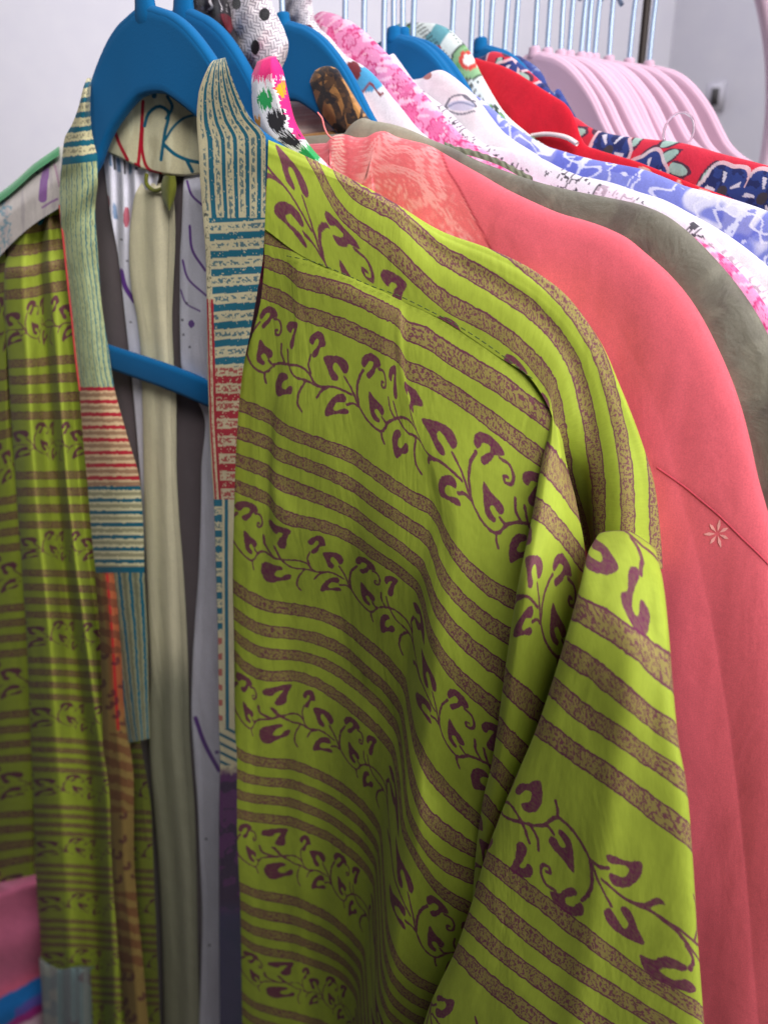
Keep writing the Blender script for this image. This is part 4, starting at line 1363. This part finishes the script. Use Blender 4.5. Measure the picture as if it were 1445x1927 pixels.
def paint_ikat(px, py, u, v):
    c = np.broadcast_to(lin(240, 236, 240), px.shape + (3,)).copy()
    jag = (fbm(u * 60., v * .008, 191, 2) - .5) * 30 + (fbm(u * 22., v * .02, 192, 2) - .5) * 20
    jx = (fbm(px * .02, py * .35, 194, 2) - .5) * 16
    y = py + jag
    pink = lin(240, 40, 126); gr = lin(34, 158, 84); ink = lin(40, 36, 42); orange = lin(244, 160, 34)
    edge = np.interp(py, [105, 150, 210, 260, 320], [486, 512, 535, 556, 606]) + jx
    c = mixc(c, pink, (px > edge) * (py > 150) * (py < 262) * 1.)
    c = mixc(c, pink, (y < 150 - (px - 480) * .1) * 1.)
    c = mixc(c, orange, ((np.hypot((px - 529 - jx * .4) / 9, (y - 164) / 14) < 1)) * 1.)
    c = mixc(c, gr, ((np.hypot((px - 499 - jx * .3) / 15, (y - 186) / 18) < 1)) * 1.)
    c = mixc(c, gr, ((px < 473) & (y > 140) & (y < 200)) * 1.)
    c = mixc(c, ink, ((np.hypot((px - 520 - jx * .5) / 18, (y - 226) / 22) < 1)) * 1.)
    c = mixc(c, ink, ((np.hypot((px - 545 - jx * .6) / 22, (y - 262) / 17) < 1)) * 1.)
    c = mixc(c, orange, ((px < 490) & (y > 222) & (y < 262)) * 1.)
    c = mixc(c, gr, ((np.hypot((px - 584 - jx * .6) / 22, (y - 286) / 18) < 1)) * 1.)
    return mixc(c, pink, ((px > 592) & (y > 305)) * 1.)


M_PR = cloth('printed_cotton', None, rough=.85)
M_PR2 = cloth('crinkled_silk', None, rough=.5, sheen=.1, spec=.4, big=(48, .4, .004, (1, 1, 1)))
M_COR = cloth('coral_brushed_cotton', None, rough=.8, sheen=.12, vary=.05, scale=1000, bump=.22, big=(34, .22, .004, (1, 1, .5)))
M_PR3 = cloth('soft_printed_cotton', None, rough=.85, sheen=.2, big=(40, .35, .004, (1, 1, .6)))

# coral shirt right behind the kimono
g = garment('shirt', 'coral pink brushed cotton shirt with paisley yoke, right behind the lime green kimono', 'shirt', .045)
R_CORAL = [(618,268),(628,256),(645,252),(672,258),(694,256),(706,249),(722,246),(744,256),(775,264),(805,272),(828,284),(850,297),(900,325),(954,356),(1000,378),(1057,402),(1100,414),(1140,428),(1180,448),(1213,475),(1255,512),(1291,553),(1320,597),(1343,641),(1372,705),(1395,770),(1412,836),(1426,900),(1445,968),(1466,1060),(1500,1260),(1535,1560),(1560,1900),(1575,2200)]
coral = shell('body', R_CORAL, .045, M_COR, g, paint_coral, depth=.62, ns=520, nw=150, puff=1.25, wob=.0018)
tree = BVHTree.FromPolygons([Vector(v.co) + g.location for v in coral.data.vertices], [tuple(p.vertices) for p in coral.data.polygons])


def on_coral(pts, lift):
    out = []
    for x, y in pts:
        d = ray(x, y)
        hit, nrm, _, _ = tree.ray_cast(Vector((0, 0, 0)), Vector(d).normalized())
        if hit is None:
            continue
        if nrm.dot(Vector(d)) > 0: nrm = -nrm
        out.append(np.array(hit + nrm * lift))
    return np.array(out)


# armhole seam: a groove flanked by a soft welt, and an embroidered flower
sm = smooth_path(np.array([(1236, 880), (1262, 898), (1290, 918), (1320, 943), (1350, 968), (1395, 1012), (1440, 1056), (1472, 1092)], float), 90)
v_, f_ = tube(on_coral(sm, -.0002), .00055, 6)
add_mesh('seam', v_, f_, cloth('coral_seam_thread', lin(192, 68, 86)), g)
Vs, Fs = [], []
for k in range(7):
    a0 = k * 2 * math.pi / 7 + .4
    pet = on_coral([(1350 + r_ * 1.0 * math.cos(a0 + w_), 1004 + r_ * 1.05 * math.sin(a0 + w_)) for r_, w_ in ((4, 0), (9, -.16), (15, -.2), (20 + 3 * (k % 2), -.06), (23 + 3 * (k % 2), .03), (16, .2), (9, .17))], .0003)
    Fs += [[0 + 7 * k, i + 7 * k, i + 1 + 7 * k] for i in range(1, 6)]
    Vs.append(pet)
add_mesh('flower', np.vstack(Vs), Fs, cloth('pale_print', lin(234, 162, 162), vary=.3), g, smooth=False)
th = smooth_path(np.array([(598, 211), (606, 222), (610, 238), (618, 254), (628, 262)], float), 24)
v_, f_ = tube(unproject(th[:, 0], th[:, 1], np.full(24, .012), frame(.045)), .0005, 6)
add_mesh('loose_thread', v_, f_, cloth('coral_thread', lin(238, 130, 128)), g)

g = garment('blouse', 'olive grey crinkled silk blouse, right behind the coral pink shirt', 'blouse', .062)
R_OLIVE = [(650,250),(660,236),(672,226),(684,221),(700,226),(720,229),(750,236),(780,247),(812,262),(850,277),(900,302),(954,322),(1000,338),(1083,359),(1150,372),(1213,387),(1255,406),(1291,433),(1326,466),(1358,501),(1390,540),(1420,584),(1445,630),(1475,690)]
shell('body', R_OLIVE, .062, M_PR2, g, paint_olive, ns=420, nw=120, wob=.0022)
rf = smooth_path(np.array([(836, 266), (856, 275), (880, 280), (910, 289), (940, 300), (972, 317), (1002, 333)], float), 80)
wv = np.sin(np.arange(80) * .8) * .8
net('ruffle', [[(x + 1, y + 9, -.0085, i, 0) for i, (x, y) in enumerate(rf)], [(x, y - 1 + wv[i], -.0035 + .0008 * math.sin(i * 1.3), i, 1) for i, (x, y) in enumerate(rf)],
               [(x, y + 4, -.0015 + .0006 * math.sin(i * .8), i, 2) for i, (x, y) in enumerate(rf)], [(x, y + 11, -.0005, i, 3) for i, (x, y) in enumerate(rf)]],
    frame(.062), cloth('olive_green_ruffle', lin(104, 106, 88)), g, 240, 16)

g = garment('dress', 'ikat dress in pink, green, black and white beside the teal striped lapel', 'dress', .020)
IK = [[(484,114,-.012),(498,106,-.012),(512,101,-.012),(524,104,-.012)],
      [(483,118,.002),(495,113,.005),(508,109,.005),(520,106,.001)],
      [(466,166,.004),(486,154,.008),(508,142,.008),(531,128,.002)],
      [(468,221,.004),(492,205,.008),(518,186,.008),(544,184,.002)],
      [(486,256,.004),(508,246,.008),(532,234,.008),(556,228,.002)],
      [(530,290,.004),(548,280,.008),(566,270,.008),(584,274,.002)],
      [(585,335,.004),(598,328,.008),(612,320,.008),(626,318,.002)],
      [(640,385,.004),(650,378,.008),(664,370,.008),(680,368,.002)]]
net('collar', [[(x, y, o, i / 3., y) for i, (x, y, o) in enumerate(r)] for r in IK], frame(.020), M_PR, g, 110, 330, paint=paint_ikat)
shell('body', [(590,318),(630,345),(680,375),(740,405),(800,440),(860,475),(930,505),(1000,545),(1060,600),(1110,670),(1150,760),(1190,860),(1215,980)], .034, M_PR, g,
      lambda px, py, a, b: paint_ikat(500 + (a % 90), 120 + (b % 180), a * .01, b), puff=.45, left=-.15)

g = garment('blouse', 'black and tan leaf print blouse collar over the third blue velvet hanger', 'blouse', T_BLUE3)
BK = [[(586,160,-.010),(598,138,-.010),(618,128,-.010),(636,134,-.010),(650,152,-.010)],
      [(582,152,.002),(594,131,.006),(615,123,.007),(633,128,.006),(646,146,.001)],
      [(588,168,.004),(602,152,.009),(622,144,.010),(642,148,.009),(660,168,.002)],
      [(600,204,.004),(616,192,.009),(636,182,.010),(656,180,.009),(678,196,.002)],
      [(625,238,.004),(640,228,.009),(658,218,.010),(676,212,.009),(694,220,.002)],
      [(655,268,.004),(668,260,.009),(684,250,.010),(700,246,.009),(716,252,.002)]]
net('collar', [[(x, y, o, i / 4., y) for i, (x, y, o) in enumerate(r)] for r in BK], frame(T_BLUE3), M_PR, g, 130, 180, paint=paint_batik)
shell('body', [(690,238),(740,262),(800,285),(860,310),(930,340),(1010,372),(1100,405),(1180,440),(1250,500),(1310,590),(1360,700)], T_BLUE3, M_PR, g,
      lambda px, py, a, b: paint_batik(580 + (a % 90), 120 + (b % 120), a, b), left=-.15)

g = garment('blouse', 'peach lace blouse, a sliver between the black leaf print and the white top', 'blouse', .092)
def paint_peach(px, py, a, b):
    c = np.broadcast_to(lin(232, 186, 178), px.shape + (3,)).copy()
    m = np.abs(np.sin(px * .5 + 2 * np.sin(py * .2)) * np.sin(py * .45)) < .3
    return mixc(c, lin(246, 222, 214), m * .8)
shell('body', [(652,176),(662,170),(676,178),(690,196),(700,216),(740,246),(800,275),(880,310),(980,345),(1100,395),(1200,445),(1280,530),(1330,640)], .092, M_PR, g, paint_peach, puff=.7)

g = garment('top', 'white cotton top with cross-hatched neckline and blue and maroon print', 'top', .104)
R_W8 = [(600,66),(616,80),(636,95),(664,112),(690,128),(712,150),(735,180),(760,210),(784,240),(810,262),(850,285),(900,305),(970,330),(1060,365),(1160,410),(1240,465),(1300,540),(1340,630)]
shell('body', R_W8, .104, M_PR3, g, paint_white8, ns=420, nw=110)

g = garment('blouse', 'pink blouse with magenta flower print between white tops', 'blouse', t_for_px(648))
R_PINK = [(588,34),(602,22),(626,24),(650,34),(680,54),(706,78),(735,108),(770,145),(800,178),(826,208),(850,236),(872,258),(900,276),(950,305),(1000,338),(1100,376),(1213,409),(1270,428),(1317,452),(1369,488),(1410,532),(1445,582),(1480,650)]
shell('body', R_PINK, t_for_px(648), M_PR3, g, paint_pinkfloral, ns=620, nw=170, puff=1.1)

g = garment('top', 'white top with black scribble print, between the pink flowers and the blue flowers', 'top', t_for_px(684))
R_SCR = [(740,100),(790,165),(840,205),(880,245),(915,272),(940,277),(980,284),(1020,298),(1060,318),(1090,330),(1130,345),(1190,366),(1250,388),(1290,407),(1330,437),(1376,480),(1410,512),(1450,556),(1490,620)]
shell('body', R_SCR, t_for_px(684), M_PR3, g, paint_scribble, ns=760, nw=200)

g = garment('blouse', 'white blouse with a fine ink drawing on its collar, over a blue velvet hanger', 'blouse', t_for_px(722))
R_WL = [(796,146),(806,138),(830,131),(848,140),(866,154),(886,172),(905,195),(925,222),(945,246),(965,262),(1000,284),(1040,312),(1075,328),(1110,334),(1150,343),(1200,360),(1250,376),(1300,402),(1350,430),(1400,464),(1450,506),(1500,560)]
shell('body', R_WL, t_for_px(722), M_PR3, g, paint_whiteline, ns=700, nw=180)

g = garment('blouse', 'periwinkle blue blouse with pale flower print in front of the red shirt', 'blouse', t_for_px(778))
R_PER = [(870,165),(884,172),(900,182),(927,205),(962,234),(998,257),(1021,271),(1060,284),(1110,298),(1160,308),(1213,319),(1250,333),(1291,350),(1330,360),(1369,371),(1410,384),(1450,399),(1500,425)]
shell('body', R_PER, t_for_px(778), M_PR3, g, paint_peri, ns=640, nw=200)

g = garment('dress', 'green, teal and white geometric print dress over a blue velvet hanger', 'dress', t_for_px(816))
R_AZ = [(742,46),(760,42),(780,41),(800,42),(822,44),(844,54),(862,70),(876,86),(890,108),(902,134),(916,160),(930,184),(946,208),(980,240),(1030,275),(1100,305),(1200,340),(1300,375),(1400,410),(1480,450)]
shell('body', R_AZ, t_for_px(816), M_PR3, g, paint_aztec, ns=420, nw=120)

g = garment('shirt', 'plain bright red shirt in front of the red and navy flowered blouse', 'shirt', t_for_px(852))
R_RED = [(896,108),(904,111),(927,117),(950,125),(974,137),(998,152),(1021,167),(1045,182),(1062,193),(1075,210),(1085,234),(1092,256),(1100,270),(1125,281),(1161,292),(1200,304),(1231,316),(1270,331),(1302,345),(1360,366),(1400,382),(1450,405),(1500,430)]
shell('body', R_RED, t_for_px(852), M_PR3, g, paint_red, puff=.6, ns=360, nw=100)
st_ = smooth_path(np.array([(1000, 255), (1020, 252), (1045, 253), (1068, 259), (1086, 270)], float), 30)
v_, f_ = tube(unproject(st_[:, 0], st_[:, 1], np.full(30, .0065), frame(t_for_px(852))), .0014, 8)
add_mesh('hanging_ribbon', v_, f_, cloth('white_ribbon', lin(232, 214, 216)), g)

g = garment('blouse', 'red blouse with big navy flowers in front of the pink velvet hangers', 'blouse', t_for_px(890))
R_RF = [(912,104),(924,97),(942,98),(958,104),(975,116),(992,130),(1010,146),(1030,164),(1046,180),(1060,200),(1072,214),(1086,222),(1109,238),(1140,249),(1185,257),(1230,262),(1272,266),(1315,276),(1360,289),(1400,299),(1445,311),(1500,328)]
shell('body', R_RF, t_for_px(890), M_PR3, g, paint_redfloral, ns=950, nw=280)

g = garment('blouse', 'navy and white blouse, a sliver between red flowers and the pink velvet hangers', 'blouse', t_for_px(925))
R_NV = [(962,108),(972,103),(986,110),(1000,118),(1012,128),(1022,142),(1030,160),(1042,174),(1050,166),(1058,176),(1066,190),(1076,208),(1088,226),(1110,250),(1160,275),(1230,290),(1320,305),(1420,325),(1500,345)]
shell('body', R_NV, t_for_px(925), M_PR3, g, paint_navy, ns=360, nw=100)

# knotted cross-hatched fabric with black dots, bunched over the second hanger
def paint_dots(px, py, u, v):
    c = np.broadcast_to(lin(232, 224, 230), px.shape + (3,)).copy()
    wx = px + 6 * np.sin(py * .05); wy = py + 5 * np.sin(px * .06)
    k1 = (wx / 5.6) % 1; k2 = (wy / 6.2) % 1
    chk = (np.floor(wx / 11.2) + np.floor(wy / 12.4)) % 2
    c = mixc(c, lin(128, 118, 134), (((k1 < .42) & (chk > .5)) | ((k2 < .42) & (chk < .5))) * .72)
    for x, y, a_, b_ in ((445, 6, 8, 11), (498, 26, 10, 12), (480, 88, 8, 14), (437, 74, 6, 9), (520, 118, 6, 8)):
        c = mixc(c, lin(28, 26, 32), (np.hypot((px - x) / a_, (py - y) / b_) < 1) * 1.)
    return c


g = garment('scarf', 'white cross-hatched scarf with black dots knotted beside the second blue velvet hanger', 'scarf', .05)
KN = [(432,-60,500,-60),(428,-20,506,-20),(424,10,512,6),(424,40,524,32),(430,68,536,58),(440,96,543,84),(458,122,540,104),(478,142,530,128),(492,152,522,146)]
rows = []
for lx, ly, rx, ry in KN:
    r = []
    for a_ in np.linspace(-1.25, 1.25, 9):
        f = .5 + .5 * math.sin(a_) / math.sin(1.25)
        r.append((lx + (rx - lx) * f, ly + (ry - ly) * f, -.002 + .019 * (math.cos(a_) - .3), f, ly))
    rows.append(r)
net('knot', rows, frame(.036), cloth('dotted_muslin', None, rough=.9, bump=.4), g, 120, 170, paint=paint_dots,
    wrinkle=lambda px, py, u, v: .0016 * np.sin(px * .11 + py * .07) + .002 * (fbm(px * .03, py * .03, 201) - .5))
g = garment('scarf', 'black and dark red flowered scarf end left of the white dotted scarf', 'scarf', .03)
def paint_dark(px, py, u, v):
    c = np.broadcast_to(lin(40, 36, 44), px.shape + (3,)).copy()
    c = mixc(c, lin(206, 200, 206), ((np.abs(fbm(px * .07, py * .03, 211, 2) - .5) < .02) & (py < 22)) * .8)
    return mixc(c, lin(104, 26, 40), (np.hypot((px - 419) / 20, (py - 46) / 22) < 1) * .85)
rows = []
for lx, ly, rx, ry in ((352,-60,432,-60),(352,-20,436,-20),(356,4,440,0),(372,22,446,18),(398,44,450,44),(416,66,452,66),(430,82,454,84)):
    rows.append([(lx + (rx - lx) * f, ly + (ry - ly) * f, -.006 + .012 * math.sin(math.pi * f), f, ly) for f in (0, .25, .5, .75, 1)])
net('end', rows, frame(.030), cloth('dark_viscose', None, rough=.6), g, 50, 70, paint=paint_dark,
    wrinkle=lambda px, py, u, v: .002 * np.sin(px * .2))
g = garment('scarf', 'white cross-hatched scarf twisted round the hook right of the third blue velvet hanger', 'scarf', .1)
rows = []
for lx, ly, rx, ry in ((546,-60,588,-60),(540,-20,588,-20),(535,6,587,4),(536,24,590,22),(545,42,592,36),(548,52,598,46),(560,66,606,56),(578,84,622,70),(600,104,640,92),(622,124,660,112)):
    r = []
    for a_ in np.linspace(-1.25, 1.25, 7):
        f = .5 + .5 * math.sin(a_) / math.sin(1.25)
        r.append((lx + (rx - lx) * f, ly + (ry - ly) * f, .004 + .011 * (math.cos(a_) - .3), f, ly))
    rows.append(r)
def paint_hatch2(px, py, u, v):
    c = np.broadcast_to(lin(234, 226, 232), px.shape + (3,)).copy()
    chk = (np.floor((px + py * .3) / 9) + np.floor(py / 9)) % 2
    m = (((px + py * .3) / 4.5 % 1 < .42) & (chk > .5)) | ((py / 4.5 % 1 < .42) & (chk < .5))
    c = mixc(c, lin(138, 128, 142), m * .7)
    return mixc(c, lin(104, 34, 48), ((np.hypot((px - 580) / 9, (py - 54) / 9) < 1)) * 1.)
net('knot', rows, frame(.1), cloth('hatched_muslin', None, rough=.9, bump=.4), g, 70, 150, paint=paint_hatch2,
    wrinkle=lambda px, py, u, v: .001 * np.sin(px * .2 + py * .15))

# ------------------------------------------------------------------ pink hangers at the far end
PG = 'pale pink velvet hangers at the far end of the rail'
PL = 'pale pink empty velvet hanger in the row at the far end of the rail'
pink0 = make_hanger(M_PINK, PL, PG, t_for_px(1010), nk=.62)
PXS = (1034, 1060, 1076, 1098, 1111, 1124, 1152, 1190, 1228)
for k, x in enumerate(PXS):
    lab = {8: 'rearmost pale pink velvet hanger, the last of the row against the white wall', 7: 'second rearmost pale pink velvet hanger, next to the last of the row'}.get(k, 'pale pink empty velvet hanger inside the row, between the first and the two rearmost')
    c = copy_thing(pink0, lab)
    place_empty(c, t_for_px(x), 50.5 + k * .15 + (0, 1.6, -.5, 1.2, .3, -.8, .9, -.6, .4)[k])
    c.rotation_euler[1] = math.radians((.6, -1.1, .4, 1.3, -.6, .9, -1.2, .5, 0)[k])
place_empty(pink0, t_for_px(1010), 52.5)
pink0['label'] = 'nearest pale pink velvet hanger, first of the row, beside the navy and white blouse'
# plain steel hooked hangers inside the garments (only their hooks show)
M_GREYH = simple('grey_velvet', lin(120, 124, 134), .8)
first = None
for x, lab in ((648, 'pink flowered blouse'), (684, 'black scribble print top'), (722, 'white blouse with the ink drawing'), (778, 'periwinkle blue blouse'), (852, 'plain red shirt'),
               (889, 'red blouse with navy flowers'), (925, 'navy and white blouse'), (953, None), (972, None)):
    lab = ('hanger whose bright hook rises above the ' + lab) if lab else ('bright hanger hook between the navy blouse and the pink velvet hangers, left one' if x == 953 else 'bright hanger hook between the navy blouse and the pink velvet hangers, right one')
    if first is None:
        e = empty('clothes_hanger', (0, 0, 0), lab, 'hanger', 'hangers hidden in clothes with their hooks in view')
        for an, vf in (('body', hanger_meshes(None, .0025)[0]),):
            V_ = vf[0].copy(); V_[:, 2] = V_[:, 2] * .8 - .035; V_[:, 0] *= .84
            part(an, (V_, vf[1]), M_GREYH, e)
        part('hook', tube(smooth_path(np.array([(0, 0, -.05), (0, 0, 0), (0, 0, .062)] + [(-.018 + .018 * math.cos(a_), 0, .062 + .018 * math.sin(a_)) for a_ in np.linspace(.3, 3.9, 12)]), 50), .0019, 8), M_HOOK, e)
        first = e
    else:
        e = copy_thing(first, lab)
    place_empty(e, t_for_px(x))

# clear plastic clip ring lying on the flowered shoulder
M_CLEAR = simple('clear_plastic', (.95, .95, .97), .08, trans=1.)
fr_ = frame(t_for_px(905))
ctr = unproject(np.array([1277.]), np.array([246.]), np.array([.004]), fr_)[0]
rg = empty('plastic_ring', ctr, 'clear plastic clip ring standing on the red flowered shoulder', 'plastic ring')
aa = np.linspace(0, 2 * np.pi, 40)
ring = ctr + .0095 * (np.cos(aa)[:, None] * fr_[1] + np.sin(aa)[:, None] * np.array([0, 0, 1.]))
v_, f_ = tube(ring, .0007, 8)
add_mesh('ring', v_, f_, M_CLEAR, rg)

# ------------------------------------------------------------------ behind: dark upright, socket, pink mirror frame
up = empty('upright', (.37, .86, -1.45), 'dark narrow upright behind the hooks of the pink velvet hangers', 'post')
# upright post of the rail stand
M_DARK = simple('dark_steel', lin(52, 44, 42), .5, metal=.4)
pt = np.array([1209., 90.]); d_ = ray(pt[0], pt[1]); q_ = d_ * (.80 / d_[1])
up.location = (q_[0], q_[1], -1.45)
v_, f_ = tube(np.array([[q_[0], q_[1], z_] for z_ in np.linspace(-1.45, q_[2] + .045, 30)]), .0034, 10)
add_mesh('post', v_, f_, M_DARK, up)
v_, f_ = tube(np.array([[q_[0], q_[1], q_[2] + .045 + z_] for z_ in (0, .001, .002)]), [.0036, .0034, .001], 10)
add_mesh('cap', v_, f_, M_DARK, up)
# socket on the right wall
ca = np.array(CORNER + (0,)); wb = np.array((1.9, .75, 0)); wd = (wb - ca) / np.linalg.norm(wb - ca); wn = np.array([wd[1], -wd[0], 0])
d_ = ray(1346., 182.); kk = (ca @ wn) / (d_ @ wn); sp_ = d_ * kk
so = empty('wall_socket', sp_, 'small dark wall socket on the white wall behind the pink velvet hangers', 'socket')
def wbox(name, w, h, th, mat, off):
    V_ = []
    for a_, b_, c_ in ((-1, -1, 0), (1, -1, 0), (1, 1, 0), (-1, 1, 0), (-1, -1, 1), (1, -1, 1), (1, 1, 1), (-1, 1, 1)):
        V_.append(sp_ + wd * a_ * w / 2 + np.array([0, 0, 1.]) * b_ * h / 2 + wn * (off + th * c_))
    return add_mesh(name, V_, [[0, 1, 5, 4], [1, 2, 6, 5], [2, 3, 7, 6], [3, 0, 4, 7], [4, 5, 6, 7]], mat, so, smooth=False)
wbox('plate', .030, .042, .004, simple('socket_plate', lin(206, 202, 214), .5), .001)
wbox('opening', .012, .026, .003, simple('socket_opening', lin(64, 60, 62), .5), .005)
# round mirror frame, pale pink, at the right edge
fo, fa, fn = np.array([.0, 1.0, 0.]), np.array([1., 0, 0]), np.array([0, -1., 0])
M_PF = simple('pale_pink_paint', lin(232, 200, 220), .5)
d_ = ray(np.array([1419., 1440., 1431.]), np.array([0., 150., 285.])); P3 = d_ * (.92 / d_[:, 1])[:, None]
(x1, z1), (x2, z2), (x3, z3) = P3[:, [0, 2]]
Mx = np.array([[x2 - x1, z2 - z1], [x3 - x2, z3 - z2]]); rhs = .5 * np.array([x2**2 - x1**2 + z2**2 - z1**2, x3**2 - x2**2 + z3**2 - z2**2])
c_ = np.linalg.solve(Mx, rhs); R_ = math.hypot(x2 - c_[0], z2 - c_[1])
mf = empty('mirror_frame', (c_[0] + R_, .92, c_[1] - R_), 'pale pink curved frame at the right, behind the pink velvet hangers', 'frame')
an = np.linspace(-.95, .95, 70)
prof = [(0, 0), (0, -.012), (.004, -.016), (.05, -.016), (.054, -.012), (.054, 0)]
V_ = np.array([[[c_[0] + (R_ + r_) * math.cos(a_), .92 + y_, c_[1] + (R_ + r_) * math.sin(a_)] for r_, y_ in prof] for a_ in an])
add_mesh('rim', V_.reshape(-1, 3), quads(70, 6, True), M_PF, mf)

# ------------------------------------------------------------------ lower left: pink cloth, striped cloth, grey green garment
FRB = (np.array([-.36, .76, -.55]), np.array([1., 0, 0]), np.array([0, -1., 0]))
bp = empty('folded_cloth', (-.36, .7, -1.45), 'pink cloth with blue, purple, white and red bands at the lower left', 'cloth')
def paint_bands(px, py, u, v):
    c = np.broadcast_to(lin(206, 108, 140), px.shape + (3,)).copy()
    n1 = 10 * (fbm(px * .04, py * .04, 221) - .5)
    y = py + px * .55 + n1
    c = mixc(c, lin(214, 96, 124), sst(1840, 1890, y) * 1.)
    c = mixc(c, lin(24, 108, 178), sst(1878, 1883, y) * 1.)
    c = mixc(c, lin(96, 84, 168), sst(1908, 1920, y) * (px > 30) * 1.)
    c = mixc(c, lin(164, 40, 128), sst(1932, 1937, y) * 1.)
    c = mixc(c, lin(226, 190, 206), sst(1948, 1954, y) * 1.)
    return mixc(c, lin(196, 12, 50), sst(1978, 1983, y - px * .2) * 1.)
rows = [[(-160, 1690, -.06, 0, 0), (-60, 1665, -.05, 1, 0), (0, 1650, -.05, 2, 0), (60, 1630, -.05, 3, 0), (160, 1610, -.07, 4, 0)],
        [(-160, 1730, .0, 0, 1), (-60, 1705, .0, 1, 1), (0, 1690, .0, 2, 1), (60, 1672, .0, 3, 1), (160, 1660, -.02, 4, 1)],
        [(-160, 1850, .01, 0, 2), (-60, 1840, .01, 1, 2), (0, 1830, .012, 2, 2), (60, 1815, .01, 3, 2), (160, 1800, -.01, 4, 2)],
        [(-160, 1960, .03, 0, 3), (-60, 1950, .03, 1, 3), (0, 1940, .03, 2, 3), (60, 1930, .026, 3, 3), (160, 1920, 0, 4, 3)],
        [(-160, 2100, .04, 0, 4), (-60, 2090, .04, 1, 4), (0, 2080, .04, 2, 4), (60, 2070, .036, 3, 4), (160, 2060, .01, 4, 4)]]
net('cloth', rows, FRB, cloth('banded_cloth', None, rough=.7), bp, 90, 130, paint=paint_bands, wrinkle=lambda px, py, u, v: .004 * np.sin(py * .05 + px * .02))
gg = empty('garment', (-.3, .6, -1.45), 'grey green folded garment poking out under the left hem of the kimono', 'garment')
def paint_gg(px, py, u, v):
    c = np.broadcast_to(lin(118, 138, 140), px.shape + (3,)).copy()
    c = mixc(c, lin(176, 176, 160), (px < 108) * sst(.45, .55, fbm(px * .05, py * .04, 231)) * .7)
    return mixc(c, lin(96, 40, 60), sst(.56, .62, fbm(px * .03, py * .03, 232)) * (px > 130) * .6)
rows = [[(74, 1800, .004, 0, 0), (95, 1812, .006, 1, 0), (112, 1820, .006, 2, 0), (145, 1816, .006, 3, 0), (180, 1820, .004, 4, 0)],
        [(74, 1808, .026, 0, 1), (95, 1819, .031, 1, 1), (112, 1827, .033, 2, 1), (145, 1822, .032, 3, 1), (170, 1826, .010, 4, 1)],
        [(78, 1860, .030, 0, 2), (95, 1865, .035, 1, 2), (112, 1868, .034, 2, 2), (145, 1868, .036, 3, 2), (172, 1870, .010, 4, 2)],
        [(84, 1990, .030, 0, 3), (98, 1990, .035, 1, 3), (112, 1990, .034, 2, 3), (150, 1990, .036, 3, 3), (176, 1990, .010, 4, 3)]]
net('fold', rows, FR0, cloth('grey_green_cotton', None, rough=.85), gg, 60, 80, paint=paint_gg, wrinkle=lambda px, py, u, v: .0016 * np.sin(px * .25))
